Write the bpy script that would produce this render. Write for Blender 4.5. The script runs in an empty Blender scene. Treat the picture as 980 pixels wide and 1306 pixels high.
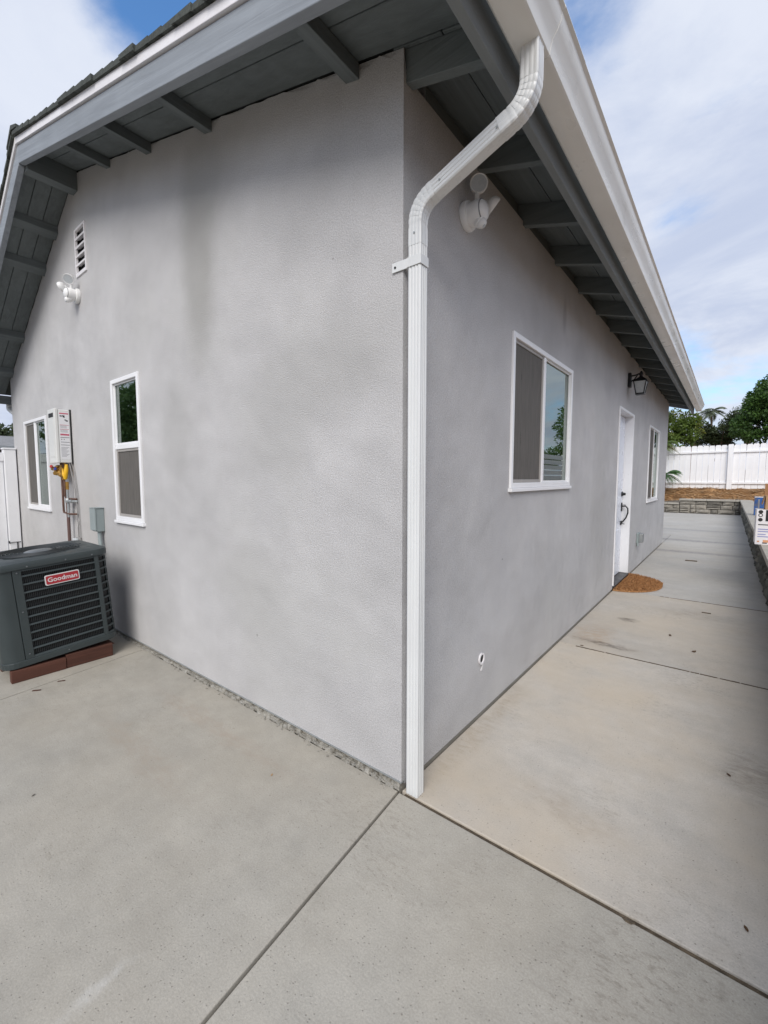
import bpy, bmesh, math, random
import numpy as np
from mathutils import Vector, Matrix, Euler
random.seed(7); rng = np.random.default_rng(7)
R = math.radians
sc = bpy.context.scene
COL = sc.collection

# ------------------------------------------------------------------ camera
cam = bpy.data.cameras.new("camera"); camo = bpy.data.objects.new("camera", cam); COL.objects.link(camo)
cam.sensor_fit = 'VERTICAL'; cam.sensor_height = 36.0; cam.lens = 553.26 * 36.0 / 1306.0
cam.clip_start = 0.02; cam.clip_end = 3000
camo.location = (0.9752, -1.3375, 1.25)
camo.rotation_euler = Euler((R(90 - 4.422), 0, R(38.514)), 'XYZ')
sc.camera = camo

# ------------------------------------------------------------------ light and exposure
SUN_EL, SUN_AZ = 40.0, 151.0          # azimuth as a compass bearing: 0 = +y, 90 = +x
sc.view_settings.view_transform = 'Standard'; sc.view_settings.look = 'None'
sc.view_settings.gamma = 1.0; sc.view_settings.exposure = 0.385
sun = bpy.data.lights.new("sun", 'SUN'); sun.energy = 2.2; sun.angle = R(38); sun.color = (1.0, 0.955, 0.90)
suno = bpy.data.objects.new("sun", sun); COL.objects.link(suno)
sd = Vector((math.sin(R(SUN_AZ)) * math.cos(R(SUN_EL)), math.cos(R(SUN_AZ)) * math.cos(R(SUN_EL)), math.sin(R(SUN_EL))))
suno.rotation_euler = sd.to_track_quat('Z', 'Y').to_euler(); suno.location = sd * 30


class G:
    """small helper round a node tree"""
    def __init__(s, tree): s.t = tree; s.n = tree.nodes; s.l = tree.links
    def node(s, typ, ins=None, **props):
        n = s.n.new(typ)
        for k, v in props.items(): setattr(n, k, v)
        for k, v in (ins or {}).items():
            if isinstance(v, bpy.types.NodeSocket): s.l.new(v, n.inputs[k])
            else: n.inputs[k].default_value = v
        return n
    def math(s, op, a, b=None, clamp=False):
        n = s.n.new('ShaderNodeMath'); n.operation = op; n.use_clamp = clamp
        for i, v in enumerate((a, b)):
            if v is None: continue
            if isinstance(v, bpy.types.NodeSocket): s.l.new(v, n.inputs[i])
            else: n.inputs[i].default_value = v
        return n.outputs[0]
    def mapr(s, v, a, b, c=0.0, d=1.0, smooth=False):
        n = s.n.new('ShaderNodeMapRange'); n.clamp = True
        if smooth: n.interpolation_type = 'SMOOTHSTEP'
        s.l.new(v, n.inputs[0])
        for i, x in enumerate((a, b, c, d)): n.inputs[i + 1].default_value = x
        return n.outputs[0]
    def mix(s, f, a, b, blend='MIX'):
        n = s.n.new('ShaderNodeMix'); n.data_type = 'RGBA'; n.blend_type = blend
        for sock, v in ((n.inputs[0], f), (n.inputs[6], a), (n.inputs[7], b)):
            if isinstance(v, bpy.types.NodeSocket): s.l.new(v, sock)
            else: sock.default_value = v if not isinstance(v, tuple) else (*v, 1.0)[:4]
        return n.outputs[2]
    def noise(s, vec, scale, detail=3.0, rough=0.55, dist=0.0):
        n = s.node('ShaderNodeTexNoise', {'Scale': scale, 'Detail': detail, 'Roughness': rough, 'Distortion': dist})
        if vec is not None: s.l.new(vec, n.inputs['Vector'])
        return n.outputs[0]
    def scale(s, vec, xyz, off=(0, 0, 0)):
        n = s.n.new('ShaderNodeMapping'); s.l.new(vec, n.inputs[0])
        n.inputs['Scale'].default_value = xyz; n.inputs['Location'].default_value = off
        return n.outputs[0]


# ------------------------------------------------------------------ sky
world = bpy.data.worlds.new("World"); sc.world = world; world.use_nodes = True
g = G(world.node_tree); g.n.clear()
SKY_STRENGTH = 0.10
tc = g.node('ShaderNodeTexCoord').outputs['Generated']
nish = g.node('ShaderNodeTexSky', sky_type='NISHITA', sun_disc=False, sun_elevation=R(SUN_EL), sun_rotation=R(SUN_AZ),
              air_density=1.2, dust_density=0.6, ozone_density=2.2)
sep = g.node('ShaderNodeSeparateXYZ', {0: tc})
zz = g.math('ADD', g.math('MAXIMUM', sep.outputs[2], 0.0), 0.22)
flat = g.node('ShaderNodeCombineXYZ', {0: g.math('DIVIDE', sep.outputs[0], zz), 1: g.math('DIVIDE', sep.outputs[1], zz), 2: 0.3}).outputs[0]
n1 = g.noise(flat, 0.85, 9.0, 0.62, 0.35)
n2 = g.noise(flat, 2.1, 5.0, 0.6, 0.2)
cov = g.math('ADD', g.math('MULTIPLY', n1, 0.75), g.math('MULTIPLY', n2, 0.25))
# openings in the cloud deck, each a direction and a size
for d, wdt, amt in (((-0.690, 0.300, 0.662), 0.10, 0.20), ((-0.60, 0.40, 0.70), 0.12, 0.24), ((-0.205, 0.705, 0.68), 0.09, 0.17),
                    ((-0.083, 0.966, 0.245), 0.05, 0.105), ((-0.03, 0.989, 0.14), 0.05, 0.05), ((-0.085, 0.888, 0.452), 0.05, 0.055),
                    ((0.62, -0.5, 0.6), 0.3, 0.15), ((0.6, 0.45, 0.6), 0.25, 0.15)):
    dist = g.node('ShaderNodeVectorMath', {0: tc, 1: d}, operation='DISTANCE').outputs['Value']
    hole = g.mapr(dist, 0.0, wdt * 1.9, amt, 0.0, smooth=True)
    cov = g.math('SUBTRACT', cov, hole)
cloud = g.mapr(cov, 0.30, 0.475, 0.0, 1.0, smooth=True)
shade = g.mapr(g.noise(flat, 1.9, 9.0, 0.62, 0.5), 0.32, 0.66, 0.0, 1.0, smooth=True)
ccol = g.mix(shade, (4.3, 4.85, 6.2), (5.9, 6.3, 7.2))
skyb = g.mix(1.0, nish.outputs[0], (0.88, 1.30, 1.66), 'MULTIPLY')
bg = g.node('ShaderNodeBackground', {'Color': g.mix(cloud, skyb, ccol), 'Strength': SKY_STRENGTH})
out = g.node('ShaderNodeOutputWorld'); g.l.new(bg.outputs[0], out.inputs[0])


# ------------------------------------------------------------------ materials
def newmat(name):
    m = bpy.data.materials.new(name); m.use_nodes = True
    gg = G(m.node_tree); b = gg.n['Principled BSDF']
    return m, gg, b


def paint(name, col, rough=0.5, var=0.08, vs=6.0, bump=0.0, bs=60.0, metallic=0.0, dirt=None, dscale=3.0, dthr=(0.55, 0.75), spec=0.5, stretch=(1, 1, 1)):
    m, gg, b = newmat(name)
    pos = gg.scale(gg.node('ShaderNodeTexCoord').outputs['Object'], stretch)
    n = gg.noise(pos, vs, 4.0)
    oi = gg.node('ShaderNodeObjectInfo').outputs['Random']
    f = gg.math('ADD', gg.mapr(n, 0.3, 0.7, 1 - var, 1 + var), gg.math('MULTIPLY', gg.math('SUBTRACT', oi, 0.5), var * 0.6))
    c = gg.mix(1.0, col, gg.node('ShaderNodeCombineXYZ', {0: f, 1: f, 2: f}).outputs[0], 'MULTIPLY')
    if dirt:
        dn = gg.noise(pos, dscale, 6.0, 0.65)
        c = gg.mix(gg.mapr(dn, dthr[0], dthr[1], 0.0, 0.8), c, dirt)
    gg.l.new(c, b.inputs['Base Color'])
    b.inputs['Metallic'].default_value = metallic; b.inputs['Specular IOR Level'].default_value = spec
    gg.l.new(gg.mapr(gg.noise(pos, vs * 2.3, 3.0), 0.3, 0.7, max(rough - 0.08, 0.03), min(rough + 0.1, 1)), b.inputs['Roughness'])
    if bump:
        bn = gg.node('ShaderNodeBump', {'Height': gg.noise(pos, bs, 3.0), 'Strength': 0.5, 'Distance': bump})
        gg.l.new(bn.outputs[0], b.inputs['Normal'])
    return m


def stucco(name, stains_and_patches=()):
    m, gg, b = newmat(name)
    pos = gg.node('ShaderNodeNewGeometry').outputs['Position']
    big = gg.noise(pos, 1.6, 4.0, 0.5); mid = gg.noise(pos, 5.0, 3.0)
    fine = gg.noise(pos, 175.0, 3.0, 0.7)
    f = gg.math('MULTIPLY', gg.mapr(big, 0.3, 0.7, 0.90, 1.07), gg.mapr(mid, 0.3, 0.7, 0.955, 1.035))
    f = gg.math('MULTIPLY', f, gg.mapr(fine, 0.30, 0.66, 0.76, 1.12))
    c = gg.mix(1.0, (0.535, 0.526, 0.524), gg.node('ShaderNodeCombineXYZ', {0: f, 1: f, 2: f}).outputs[0], 'MULTIPLY')
    warm = gg.mapr(gg.noise(gg.scale(pos, (1, 1, 1), (3, 1, 7)), 1.1, 3.0), 0.5, 0.72, 0.0, 0.35)
    c = gg.mix(warm, c, (0.52, 0.515, 0.49))
    wob = gg.node('ShaderNodeVectorMath', {0: gg.node('ShaderNodeTexNoise', {'Vector': pos, 'Scale': 4.0, 'Detail': 4.0}).outputs['Color'], 1: (0.5, 0.5, 0.5)}, operation='SUBTRACT').outputs[0]
    wp = gg.node('ShaderNodeVectorMath', {0: pos, 1: wob}, operation='ADD')
    for (cx, cy, cz), (rx, ry, rz), col, amt in stains_and_patches:
        v = gg.node('ShaderNodeVectorMath', {0: pos, 1: gg.node('ShaderNodeVectorMath', {0: wob, 'Scale': min(0.22, 0.7 * min(rx if rx < 1 else ry, rz))}, operation='SCALE').outputs[0]}, operation='ADD').outputs[0]
        v = gg.node('ShaderNodeVectorMath', {0: v, 1: (cx, cy, cz)}, operation='SUBTRACT').outputs[0]
        v = gg.node('ShaderNodeVectorMath', {0: v, 1: (1 / rx, 1 / ry, 1 / rz)}, operation='MULTIPLY').outputs[0]
        ln = gg.node('ShaderNodeVectorMath', {0: v}, operation='LENGTH').outputs['Value']
        c = gg.mix(gg.mapr(ln, 0.25, 1.0, amt, 0.0, smooth=True), c, col)
    gg.l.new(c, b.inputs['Base Color']); b.inputs['Roughness'].default_value = 0.92; b.inputs['Specular IOR Level'].default_value = 0.2
    h = gg.math('ADD', fine, gg.math('MULTIPLY', gg.noise(pos, 60.0, 2.0), 0.10))
    bn = gg.node('ShaderNodeBump', {'Height': h, 'Strength': 0.6, 'Distance': 0.007, 'Normal': gg.node('ShaderNodeBump', {'Height': gg.noise(pos, 2.6, 2.0), 'Strength': 0.6, 'Distance': 0.035}).outputs[0]})
    gg.l.new(bn.outputs[0], b.inputs['Normal'])
    return m


def concrete(name, tan=0.2, stains_and_patches=(), base=(0.385, 0.363, 0.317)):
    m, gg, b = newmat(name)
    pos = gg.node('ShaderNodeNewGeometry').outputs['Position']
    big = gg.noise(pos, 0.9, 5.0, 0.55, 0.4); mid = gg.noise(pos, 5.0, 5.0, 0.6)
    blot = gg.noise(pos, 13.0, 5.0, 0.7); streak = gg.noise(gg.scale(pos, (0.5, 4.0, 1.0)), 1.3, 4.0, 0.6)
    fine = gg.noise(pos, 180.0, 3.0, 0.7)
    broom = gg.noise(gg.scale(pos, (7.0, 190.0, 1.0)), 1.0, 2.0, 0.6)
    f = gg.math('MULTIPLY', gg.mapr(big, 0.3, 0.7, 0.90, 1.07), gg.mapr(mid, 0.3, 0.7, 0.93, 1.05))
    f = gg.math('MULTIPLY', f, gg.mapr(blot, 0.3, 0.7, 0.93, 1.06)); f = gg.math('MULTIPLY', f, gg.mapr(streak, 0.3, 0.7, 0.94, 1.04))
    f = gg.math('MULTIPLY', f, gg.mapr(fine, 0.3, 0.7, 0.86, 1.12))
    f = gg.math('MULTIPLY', f, gg.mapr(broom, 0.3, 0.7, 0.985, 1.015))
    c = gg.mix(1.0, base, gg.node('ShaderNodeCombineXYZ', {0: f, 1: f, 2: f}).outputs[0], 'MULTIPLY')
    tn = gg.mapr(gg.noise(gg.scale(pos, (1, 1, 1), (5, 2, 0)), 1.3, 5.0, 0.6), 0.36, 0.66, 0.0, tan)
    c = gg.mix(tn, c, tuple(v * k for v, k in zip(base, (1.02, 0.93, 0.80))))
    # darker blotches gathered in a few places
    bl = gg.math('MULTIPLY', gg.mapr(gg.noise(pos, 1.7, 3.0), 0.52, 0.68), gg.mapr(gg.noise(gg.scale(pos, (18, 40, 1)), 1.6, 5.0, 0.7), 0.50, 0.66))
    c = gg.mix(gg.math('MULTIPLY', bl, 0.5), c, (0.17, 0.145, 0.115))
    # pits and specks
    vo = gg.node('ShaderNodeTexVoronoi', {'Vector': pos, 'Scale': 34.0}); vo2 = gg.node('ShaderNodeTexVoronoi', {'Vector': pos, 'Scale': 95.0})
    pit = gg.math('MULTIPLY', gg.mapr(vo.outputs['Distance'], 0.05, 0.11, 1.0, 0.0), gg.math('GREATER_THAN', gg.node('ShaderNodeSeparateColor', {0: vo.outputs['Color']}).outputs[0], 0.70))
    pit2 = gg.math('MULTIPLY', gg.mapr(vo2.outputs['Distance'], 0.12, 0.22, 1.0, 0.0), gg.math('GREATER_THAN', gg.node('ShaderNodeSeparateColor', {0: vo2.outputs['Color']}).outputs[0], 0.66))
    c = gg.mix(gg.math('MAXIMUM', gg.math('MULTIPLY', pit, 0.6), gg.math('MULTIPLY', pit2, 0.3)), c, (0.12, 0.105, 0.085))
    wob = gg.node('ShaderNodeVectorMath', {0: gg.node('ShaderNodeTexNoise', {'Vector': pos, 'Scale': 7.0, 'Detail': 5.0, 'Roughness': 0.65}).outputs['Color'], 1: (0.5, 0.5, 0.5)}, operation='SUBTRACT').outputs[0]
    for (cx, cy), (rx, ry), wv, col, amt in stains_and_patches:
        v = gg.node('ShaderNodeVectorMath', {0: pos, 1: gg.node('ShaderNodeVectorMath', {0: wob, 'Scale': wv}, operation='SCALE').outputs[0]}, operation='ADD').outputs[0]
        v = gg.node('ShaderNodeVectorMath', {0: v, 1: (cx, cy, 0)}, operation='SUBTRACT').outputs[0]
        v = gg.node('ShaderNodeVectorMath', {0: v, 1: (1 / rx, 1 / ry, 0.0)}, operation='MULTIPLY').outputs[0]
        ln = gg.node('ShaderNodeVectorMath', {0: v}, operation='LENGTH').outputs['Value']
        c = gg.mix(gg.math('MULTIPLY', gg.mapr(ln, 0.2, 1.0, amt, 0.0, smooth=True), gg.mapr(gg.noise(gg.scale(pos, (9, 20, 1), (cx * 3, cy * 5, 0)), 1.5, 5.0, 0.7), 0.36, 0.62, 0.15, 1.0)), c, col)
    gg.l.new(c, b.inputs['Base Color'])
    gg.l.new(gg.mapr(mid, 0.3, 0.7, 0.62, 0.85), b.inputs['Roughness']); b.inputs['Specular IOR Level'].default_value = 0.3
    h = gg.math('ADD', gg.math('MULTIPLY', fine, 0.5), gg.math('ADD', gg.math('MULTIPLY', broom, 0.10), gg.math('MULTIPLY', pit2, -0.8)))
    bn = gg.node('ShaderNodeBump', {'Height': h, 'Strength': 0.5, 'Distance': 0.004})
    gg.l.new(bn.outputs[0], b.inputs['Normal'])
    return m


def wood(name, col, var=0.15, axis='x', rough=0.75, bump=0.003, tilt=0.0):
    st = {'x': (0.6, 14, 14), 'y': (14, 0.6, 14), 'z': (14, 14, 0.6)}[axis]
    m, gg, b = newmat(name)
    pos = gg.node('ShaderNodeTexCoord').outputs['Object']
    if tilt:
        mp = gg.node('ShaderNodeMapping', {0: pos}); mp.inputs['Rotation'].default_value = (0, tilt, 0); pos = mp.outputs[0]
    v = gg.scale(pos, st); n = gg.noise(v, 2.2, 5.0, 0.6, 0.6); n2 = gg.noise(pos, 2.5, 3.0)
    f = gg.math('MULTIPLY', gg.mapr(n, 0.3, 0.7, 1 - var, 1 + var * 0.6), gg.mapr(n2, 0.3, 0.7, 1 - var * 0.5, 1 + var * 0.5))
    oi = gg.node('ShaderNodeObjectInfo').outputs['Random']
    f = gg.math('MULTIPLY', f, gg.mapr(oi, 0.0, 1.0, 1 - var * 0.5, 1 + var * 0.5))
    gg.l.new(gg.mix(1.0, col, gg.node('ShaderNodeCombineXYZ', {0: f, 1: f, 2: f}).outputs[0], 'MULTIPLY'), b.inputs['Base Color'])
    b.inputs['Roughness'].default_value = rough; b.inputs['Specular IOR Level'].default_value = 0.35
    bn = gg.node('ShaderNodeBump', {'Height': n, 'Strength': 0.8, 'Distance': bump}); gg.l.new(bn.outputs[0], b.inputs['Normal'])
    return m


def glass(name, tint, refl=(0.86, 0.95, 0.90), ior=4.2):
    m, gg, b = newmat(name); gg.n.remove(b)
    fr = gg.node('ShaderNodeFresnel', {'IOR': ior}).outputs[0]
    tr = gg.node('ShaderNodeBsdfTransparent', {'Color': (*tint, 1)}).outputs[0]
    gl = gg.node('ShaderNodeBsdfGlossy', {'Color': (*refl, 1), 'Roughness': 0.01}).outputs[0]
    ms = gg.node('ShaderNodeMixShader', {0: fr, 1: tr, 2: gl})
    gg.l.new(ms.outputs[0], gg.n['Material Output'].inputs[0])
    return m


def screen_mesh(name, col, through=0.34):
    m, gg, b = newmat(name)
    pos = gg.node('ShaderNodeTexCoord').outputs['Object']
    n = gg.noise(gg.scale(pos, (30, 30, 4)), 2.0, 3.0)
    f = gg.mapr(n, 0.3, 0.7, 0.85, 1.12)
    gg.l.new(gg.mix(1.0, col, gg.node('ShaderNodeCombineXYZ', {0: f, 1: f, 2: f}).outputs[0], 'MULTIPLY'), b.inputs['Base Color'])
    b.inputs['Roughness'].default_value = 0.8
    tr = gg.node('ShaderNodeBsdfTransparent').outputs[0]
    ms = gg.node('ShaderNodeMixShader', {0: through, 1: b.outputs[0], 2: tr}); gg.l.new(ms.outputs[0], gg.n['Material Output'].inputs[0])
    return m


def foliage(name, dark, light, yellow=None):
    m, gg, b = newmat(name)
    rnd = gg.node('ShaderNodeNewGeometry').outputs['Random Per Island']
    pos = gg.node('ShaderNodeNewGeometry').outputs['Position']
    n = gg.mapr(gg.noise(pos, 1.3, 3.0), 0.35, 0.65)
    c = gg.mix(gg.math('MULTIPLY', gg.math('ADD', rnd, n), 0.5), dark, light)
    if yellow: c = gg.mix(gg.mapr(gg.noise(pos, 0.9, 2.0), 0.5, 0.62, 0.0, 0.75), c, yellow)
    gg.l.new(c, b.inputs['Base Color']); b.inputs['Roughness'].default_value = 0.5; b.inputs['Specular IOR Level'].default_value = 0.35
    tr = gg.node('ShaderNodeBsdfTranslucent', {'Color': c}).outputs[0]
    ms = gg.node('ShaderNodeMixShader', {0: 0.3, 1: b.outputs[0], 2: tr}); gg.l.new(ms.outputs[0], gg.n['Material Output'].inputs[0])
    return m


def soil(name, c1, c2, c3, s=9.0):
    m, gg, b = newmat(name)
    pos = gg.node('ShaderNodeNewGeometry').outputs['Position']
    a = gg.noise(pos, s, 6.0, 0.7, 0.8); d = gg.noise(gg.scale(pos, (6, 30, 10)), 3.0, 4.0, 0.7)
    c = gg.mix(gg.mapr(a, 0.35, 0.65), c1, c2); c = gg.mix(gg.mapr(d, 0.5, 0.7, 0, 0.8), c, c3)
    gg.l.new(c, b.inputs['Base Color']); b.inputs['Roughness'].default_value = 0.95
    bn = gg.node('ShaderNodeBump', {'Height': gg.math('ADD', a, d), 'Strength': 1.0, 'Distance': 0.03}); gg.l.new(bn.outputs[0], b.inputs['Normal'])
    return m


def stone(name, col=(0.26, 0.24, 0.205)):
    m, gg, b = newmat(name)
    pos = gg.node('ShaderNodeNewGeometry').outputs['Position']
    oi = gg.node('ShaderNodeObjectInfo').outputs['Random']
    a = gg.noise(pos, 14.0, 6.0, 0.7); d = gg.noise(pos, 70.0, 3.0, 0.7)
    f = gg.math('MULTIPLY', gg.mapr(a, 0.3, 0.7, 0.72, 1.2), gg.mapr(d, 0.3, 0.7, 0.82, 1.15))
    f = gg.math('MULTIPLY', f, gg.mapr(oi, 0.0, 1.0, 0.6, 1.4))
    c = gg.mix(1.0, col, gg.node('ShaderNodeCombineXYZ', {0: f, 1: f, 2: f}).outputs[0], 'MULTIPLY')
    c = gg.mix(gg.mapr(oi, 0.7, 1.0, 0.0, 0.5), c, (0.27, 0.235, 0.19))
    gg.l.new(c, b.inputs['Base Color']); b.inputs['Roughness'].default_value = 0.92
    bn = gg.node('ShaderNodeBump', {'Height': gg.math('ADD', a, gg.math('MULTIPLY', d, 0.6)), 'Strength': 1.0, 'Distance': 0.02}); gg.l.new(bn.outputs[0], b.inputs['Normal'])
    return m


GREY = (0.30, 0.29, 0.27)
M = {}
M['stucco'] = stucco('stucco_gable', [((-1.43, 0, 2.42), (0.24, 1, 0.68), (0.30, 0.293, 0.275), 0.60), ((-1.38, 0, 2.82), (0.42, 1, 0.40), (0.29, 0.285, 0.27), 0.5),
                                      ((-0.40, 0, 1.74), (0.55, 1, 0.30), (0.39, 0.385, 0.37), 0.4), ((-0.80, 0, 1.50), (0.45, 1, 0.40), (0.42, 0.415, 0.40), 0.4),
                                      ((-1.0, 0, 0.62), (0.40, 1, 0.40), (0.38, 0.375, 0.36), 0.3), ((-1.75, 0, 1.55), (0.25, 1, 0.45), (0.37, 0.365, 0.35), 0.35),
                                      ((-0.95, 0, 0.42), (0.006, 1, 0.012), (0.2, 0.19, 0.18), 0.8), ((-0.36, 0, 2.16), (0.008, 1, 0.006), (0.25, 0.24, 0.23), 0.8),
                                      ((-3.35, 0, 0.9), (0.5, 1, 0.5), (0.40, 0.37, 0.33), 0.35)])
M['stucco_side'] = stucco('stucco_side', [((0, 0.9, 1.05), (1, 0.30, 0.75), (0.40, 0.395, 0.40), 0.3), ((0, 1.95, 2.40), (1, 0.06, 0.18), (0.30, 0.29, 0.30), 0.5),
                                          ((0, 3.2, 0.85), (1, 0.5, 0.9), (0.41, 0.40, 0.385), 0.4), ((0, 0.95, 0.80), (1, 0.008, 0.006), (0.1, 0.1, 0.1), 0.9)])
M['concrete'] = concrete('concrete_grey', 0.22, [((-0.185, -1.02), (0.030, 0.14), 0.12, (0.56, 0.55, 0.52), 0.45), ((-1.1, -0.55), (0.7, 0.10), 0.25, (0.33, 0.28, 0.225), 0.5), ((-1.0, -0.22), (0.9, 0.07), 0.2, (0.33, 0.27, 0.215), 0.45)])
M['concrete_tan'] = concrete('concrete_tan', 0.75, [((0.28, 2.20), (0.24, 0.07), 0.22, (0.10, 0.085, 0.07), 0.75), ((0.33, 2.95), (0.10, 0.07), 0.15, (0.10, 0.085, 0.07), 0.7), ((0.18, 2.4), (0.2, 0.4), 0.3, (0.38, 0.28, 0.19), 0.6),
                                                     ((1.1, 1.0), (0.16, 0.3), 0.2, (0.16, 0.14, 0.12), 0.45), ((0.06, 0.6), (0.08, 0.9), 0.12, (0.33, 0.27, 0.20), 0.5), ((0.55, 0.3), (0.3, 0.12), 0.3, (0.33, 0.275, 0.215), 0.4)], (0.495, 0.462, 0.412))  # first dark patch here paints the shade beside the retaining wall
M['concrete_mid'] = concrete('concrete_mid', 0.55, [((0.28, 2.20), (0.26, 0.08), 0.22, (0.10, 0.085, 0.07), 0.95), ((0.33, 2.95), (0.12, 0.08), 0.15, (0.10, 0.085, 0.07), 0.9), ((0.18, 2.4), (0.2, 0.4), 0.3, (0.38, 0.28, 0.19), 0.6), ((0.8, 3.5), (0.5, 0.2), 0.3, (0.28, 0.25, 0.21), 0.6)], (0.455, 0.425, 0.38))
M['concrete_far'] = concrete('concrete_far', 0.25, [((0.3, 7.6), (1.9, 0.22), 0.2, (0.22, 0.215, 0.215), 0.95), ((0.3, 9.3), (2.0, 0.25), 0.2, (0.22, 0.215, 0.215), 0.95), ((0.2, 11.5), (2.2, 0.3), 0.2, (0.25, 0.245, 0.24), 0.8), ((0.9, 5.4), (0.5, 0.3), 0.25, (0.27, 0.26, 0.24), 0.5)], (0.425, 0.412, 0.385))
M['joint'] = soil('joint_dirt', (0.12, 0.09, 0.06), (0.20, 0.155, 0.105), (0.06, 0.045, 0.03), 25)
M['brown_joint'] = soil('brown_joint', (0.16, 0.12, 0.08), (0.085, 0.065, 0.045), (0.26, 0.21, 0.15), 18)
M['dark_joint'] = soil('dark_joint', (0.035, 0.032, 0.03), (0.06, 0.052, 0.045), (0.02, 0.02, 0.02), 25)
M['foundation'] = concrete('foundation_concrete', 0.3)
M['mortar'] = soil('mortar_splatter', (0.52, 0.50, 0.45), (0.36, 0.335, 0.28), (0.15, 0.13, 0.10), 30)
M['trim'] = wood('grey_trim_lit', (0.26, 0.285, 0.315), 0.16, 'x', 0.7, 0.003, -0.278)  # same grey paint made lighter and bluer, skylight put into the colour
M['trim_y'] = wood('grey_trim_long', (0.205, 0.225, 0.232), 0.12, 'y')
M['soffit'] = wood('grey_soffit_shaded', (0.145, 0.165, 0.168), 0.16, 'x', 0.8, 0.004)  # same grey paint made darker, eave shade put into both soffit colours
M['soffit_y'] = wood('grey_soffit_shaded_long', (0.145, 0.165, 0.168), 0.16, 'y', 0.8, 0.004)
M['white_trim'] = paint('white_trim', (0.80, 0.78, 0.79), 0.35, 0.05)
M['gutter'] = paint('gutter_metal', (0.74, 0.738, 0.71), 0.32, 0.07, 4.0, dirt=(0.34, 0.31, 0.26), dscale=5.0, dthr=(0.60, 0.85), stretch=(1, 0.5, 3))
M['spout'] = paint('downspout_metal', (0.69, 0.70, 0.695), 0.30, 0.05, 5.0, dirt=(0.45, 0.42, 0.37), dscale=8.0, dthr=(0.66, 0.9), stretch=(2, 2, 0.5))
M['shingle'] = paint('asphalt_shingle', (0.055, 0.062, 0.055), 0.95, 0.35, 60.0, 0.004, 150.0)
M['vinyl'] = paint('white_vinyl', (0.82, 0.82, 0.83), 0.35, 0.03, 4.0)
M['vinyl_door'] = paint('door_paint', (0.76, 0.79, 0.86), 0.3, 0.03, 3.0)
M['black'] = paint('black_metal', (0.012, 0.012, 0.013), 0.42, 0.1)
M['dark'] = paint('dark_interior', (0.12, 0.135, 0.125), 0.9, 0.1)
M['bronze'] = paint('threshold_bronze', (0.045, 0.042, 0.042), 0.4, 0.1, metallic=0.5)
M['glass'] = glass('low_e_glass', (0.30, 0.40, 0.34))
M['lamp_glass'] = paint('seeded_lamp_glass', (0.50, 0.52, 0.52), 0.2, 0.08, 50, 0.002, 120)
M['screen'] = screen_mesh('insect_screen', (0.165, 0.152, 0.138))
M['screen_frame'] = paint('screen_frame', (0.34, 0.32, 0.30), 0.5, 0.05)
M['ac'] = paint('ac_paint', (0.035, 0.046, 0.048), 0.42, 0.08, 5.0, spec=0.5)
M['ac_coil'] = paint('ac_coil', (0.008, 0.008, 0.009), 0.7, 0.2)
M['ac_wire'] = paint('ac_guard_wire', (0.03, 0.034, 0.036), 0.5, 0.1)
M['ac_motor'] = paint('fan_motor', (0.16, 0.175, 0.185), 0.35, 0.1, metallic=0.4)
M['badge_red'] = paint('badge_red', (0.36, 0.022, 0.032), 0.35, 0.05)
M['badge_white'] = paint('badge_white', (0.62, 0.61, 0.61), 0.3, 0.04)
M['redwood'] = wood('red_stained_board', (0.085, 0.034, 0.023), 0.3, 'y', 0.8)
M['heater'] = paint('heater_enamel', (0.68, 0.68, 0.655), 0.35, 0.03, 3.0)
M['label'] = paint('label_paper', (0.72, 0.72, 0.73), 0.5, 0.03, 8.0)
M['print_red'] = paint('print_red', (0.50, 0.10, 0.15), 0.6, 0.1)
M['print_grey'] = paint('print_grey', (0.22, 0.22, 0.23), 0.6, 0.2)
M['print_black'] = paint('print_black', (0.014, 0.013, 0.013), 0.6, 0.1)
M['print_blue'] = paint('print_blue', (0.25, 0.26, 0.48), 0.6, 0.1)
M['print_orange'] = paint('print_orange', (0.62, 0.30, 0.16), 0.6, 0.1)
M['brass'] = paint('brass_valve', (0.42, 0.24, 0.06), 0.35, 0.25, 30, metallic=0.8)
M['copper'] = paint('copper_pipe', (0.17, 0.095, 0.07), 0.45, 0.3, 12, metallic=0.5, dirt=(0.09, 0.06, 0.05), dscale=12)
M['steel'] = paint('galvanised_steel', (0.40, 0.42, 0.42), 0.4, 0.12, 14, metallic=0.6)
M['brown_pipe'] = paint('brown_pipe', (0.13, 0.075, 0.065), 0.6, 0.15)
M['yellow'] = paint('yellow_coating', (0.80, 0.46, 0.015), 0.45, 0.05)
M['red_knob'] = paint('red_knob', (0.4, 0.03, 0.03), 0.4, 0.05)
M['blue_knob'] = paint('blue_knob', (0.03, 0.05, 0.25), 0.4, 0.05)
M['box_grey'] = paint('electrical_box_grey', (0.27, 0.315, 0.315), 0.45, 0.06)
M['cable'] = paint('grey_cable', (0.30, 0.29, 0.28), 0.6, 0.1)
M['light_body'] = paint('white_plastic', (0.80, 0.80, 0.79), 0.38, 0.03)
M['lens'] = paint('frosted_lens', (0.52, 0.55, 0.57), 0.3, 0.05)
M['coir'] = soil('coir', (0.58, 0.29, 0.115), (0.42, 0.19, 0.07), (0.70, 0.40, 0.18), 45)
M['coir_fibre'] = paint('coir_fibre', (0.40, 0.20, 0.08), 0.9, 0.3, 40)
M['mulch'] = soil('straw_mulch', (0.50, 0.29, 0.13), (0.34, 0.18, 0.075), (0.60, 0.42, 0.22), 7)
M['straw'] = foliage('straw', (0.36, 0.20, 0.09), (0.66, 0.46, 0.25))
M['earth'] = soil('earth', (0.20, 0.15, 0.10), (0.27, 0.21, 0.14), (0.16, 0.14, 0.08), 3)
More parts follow.
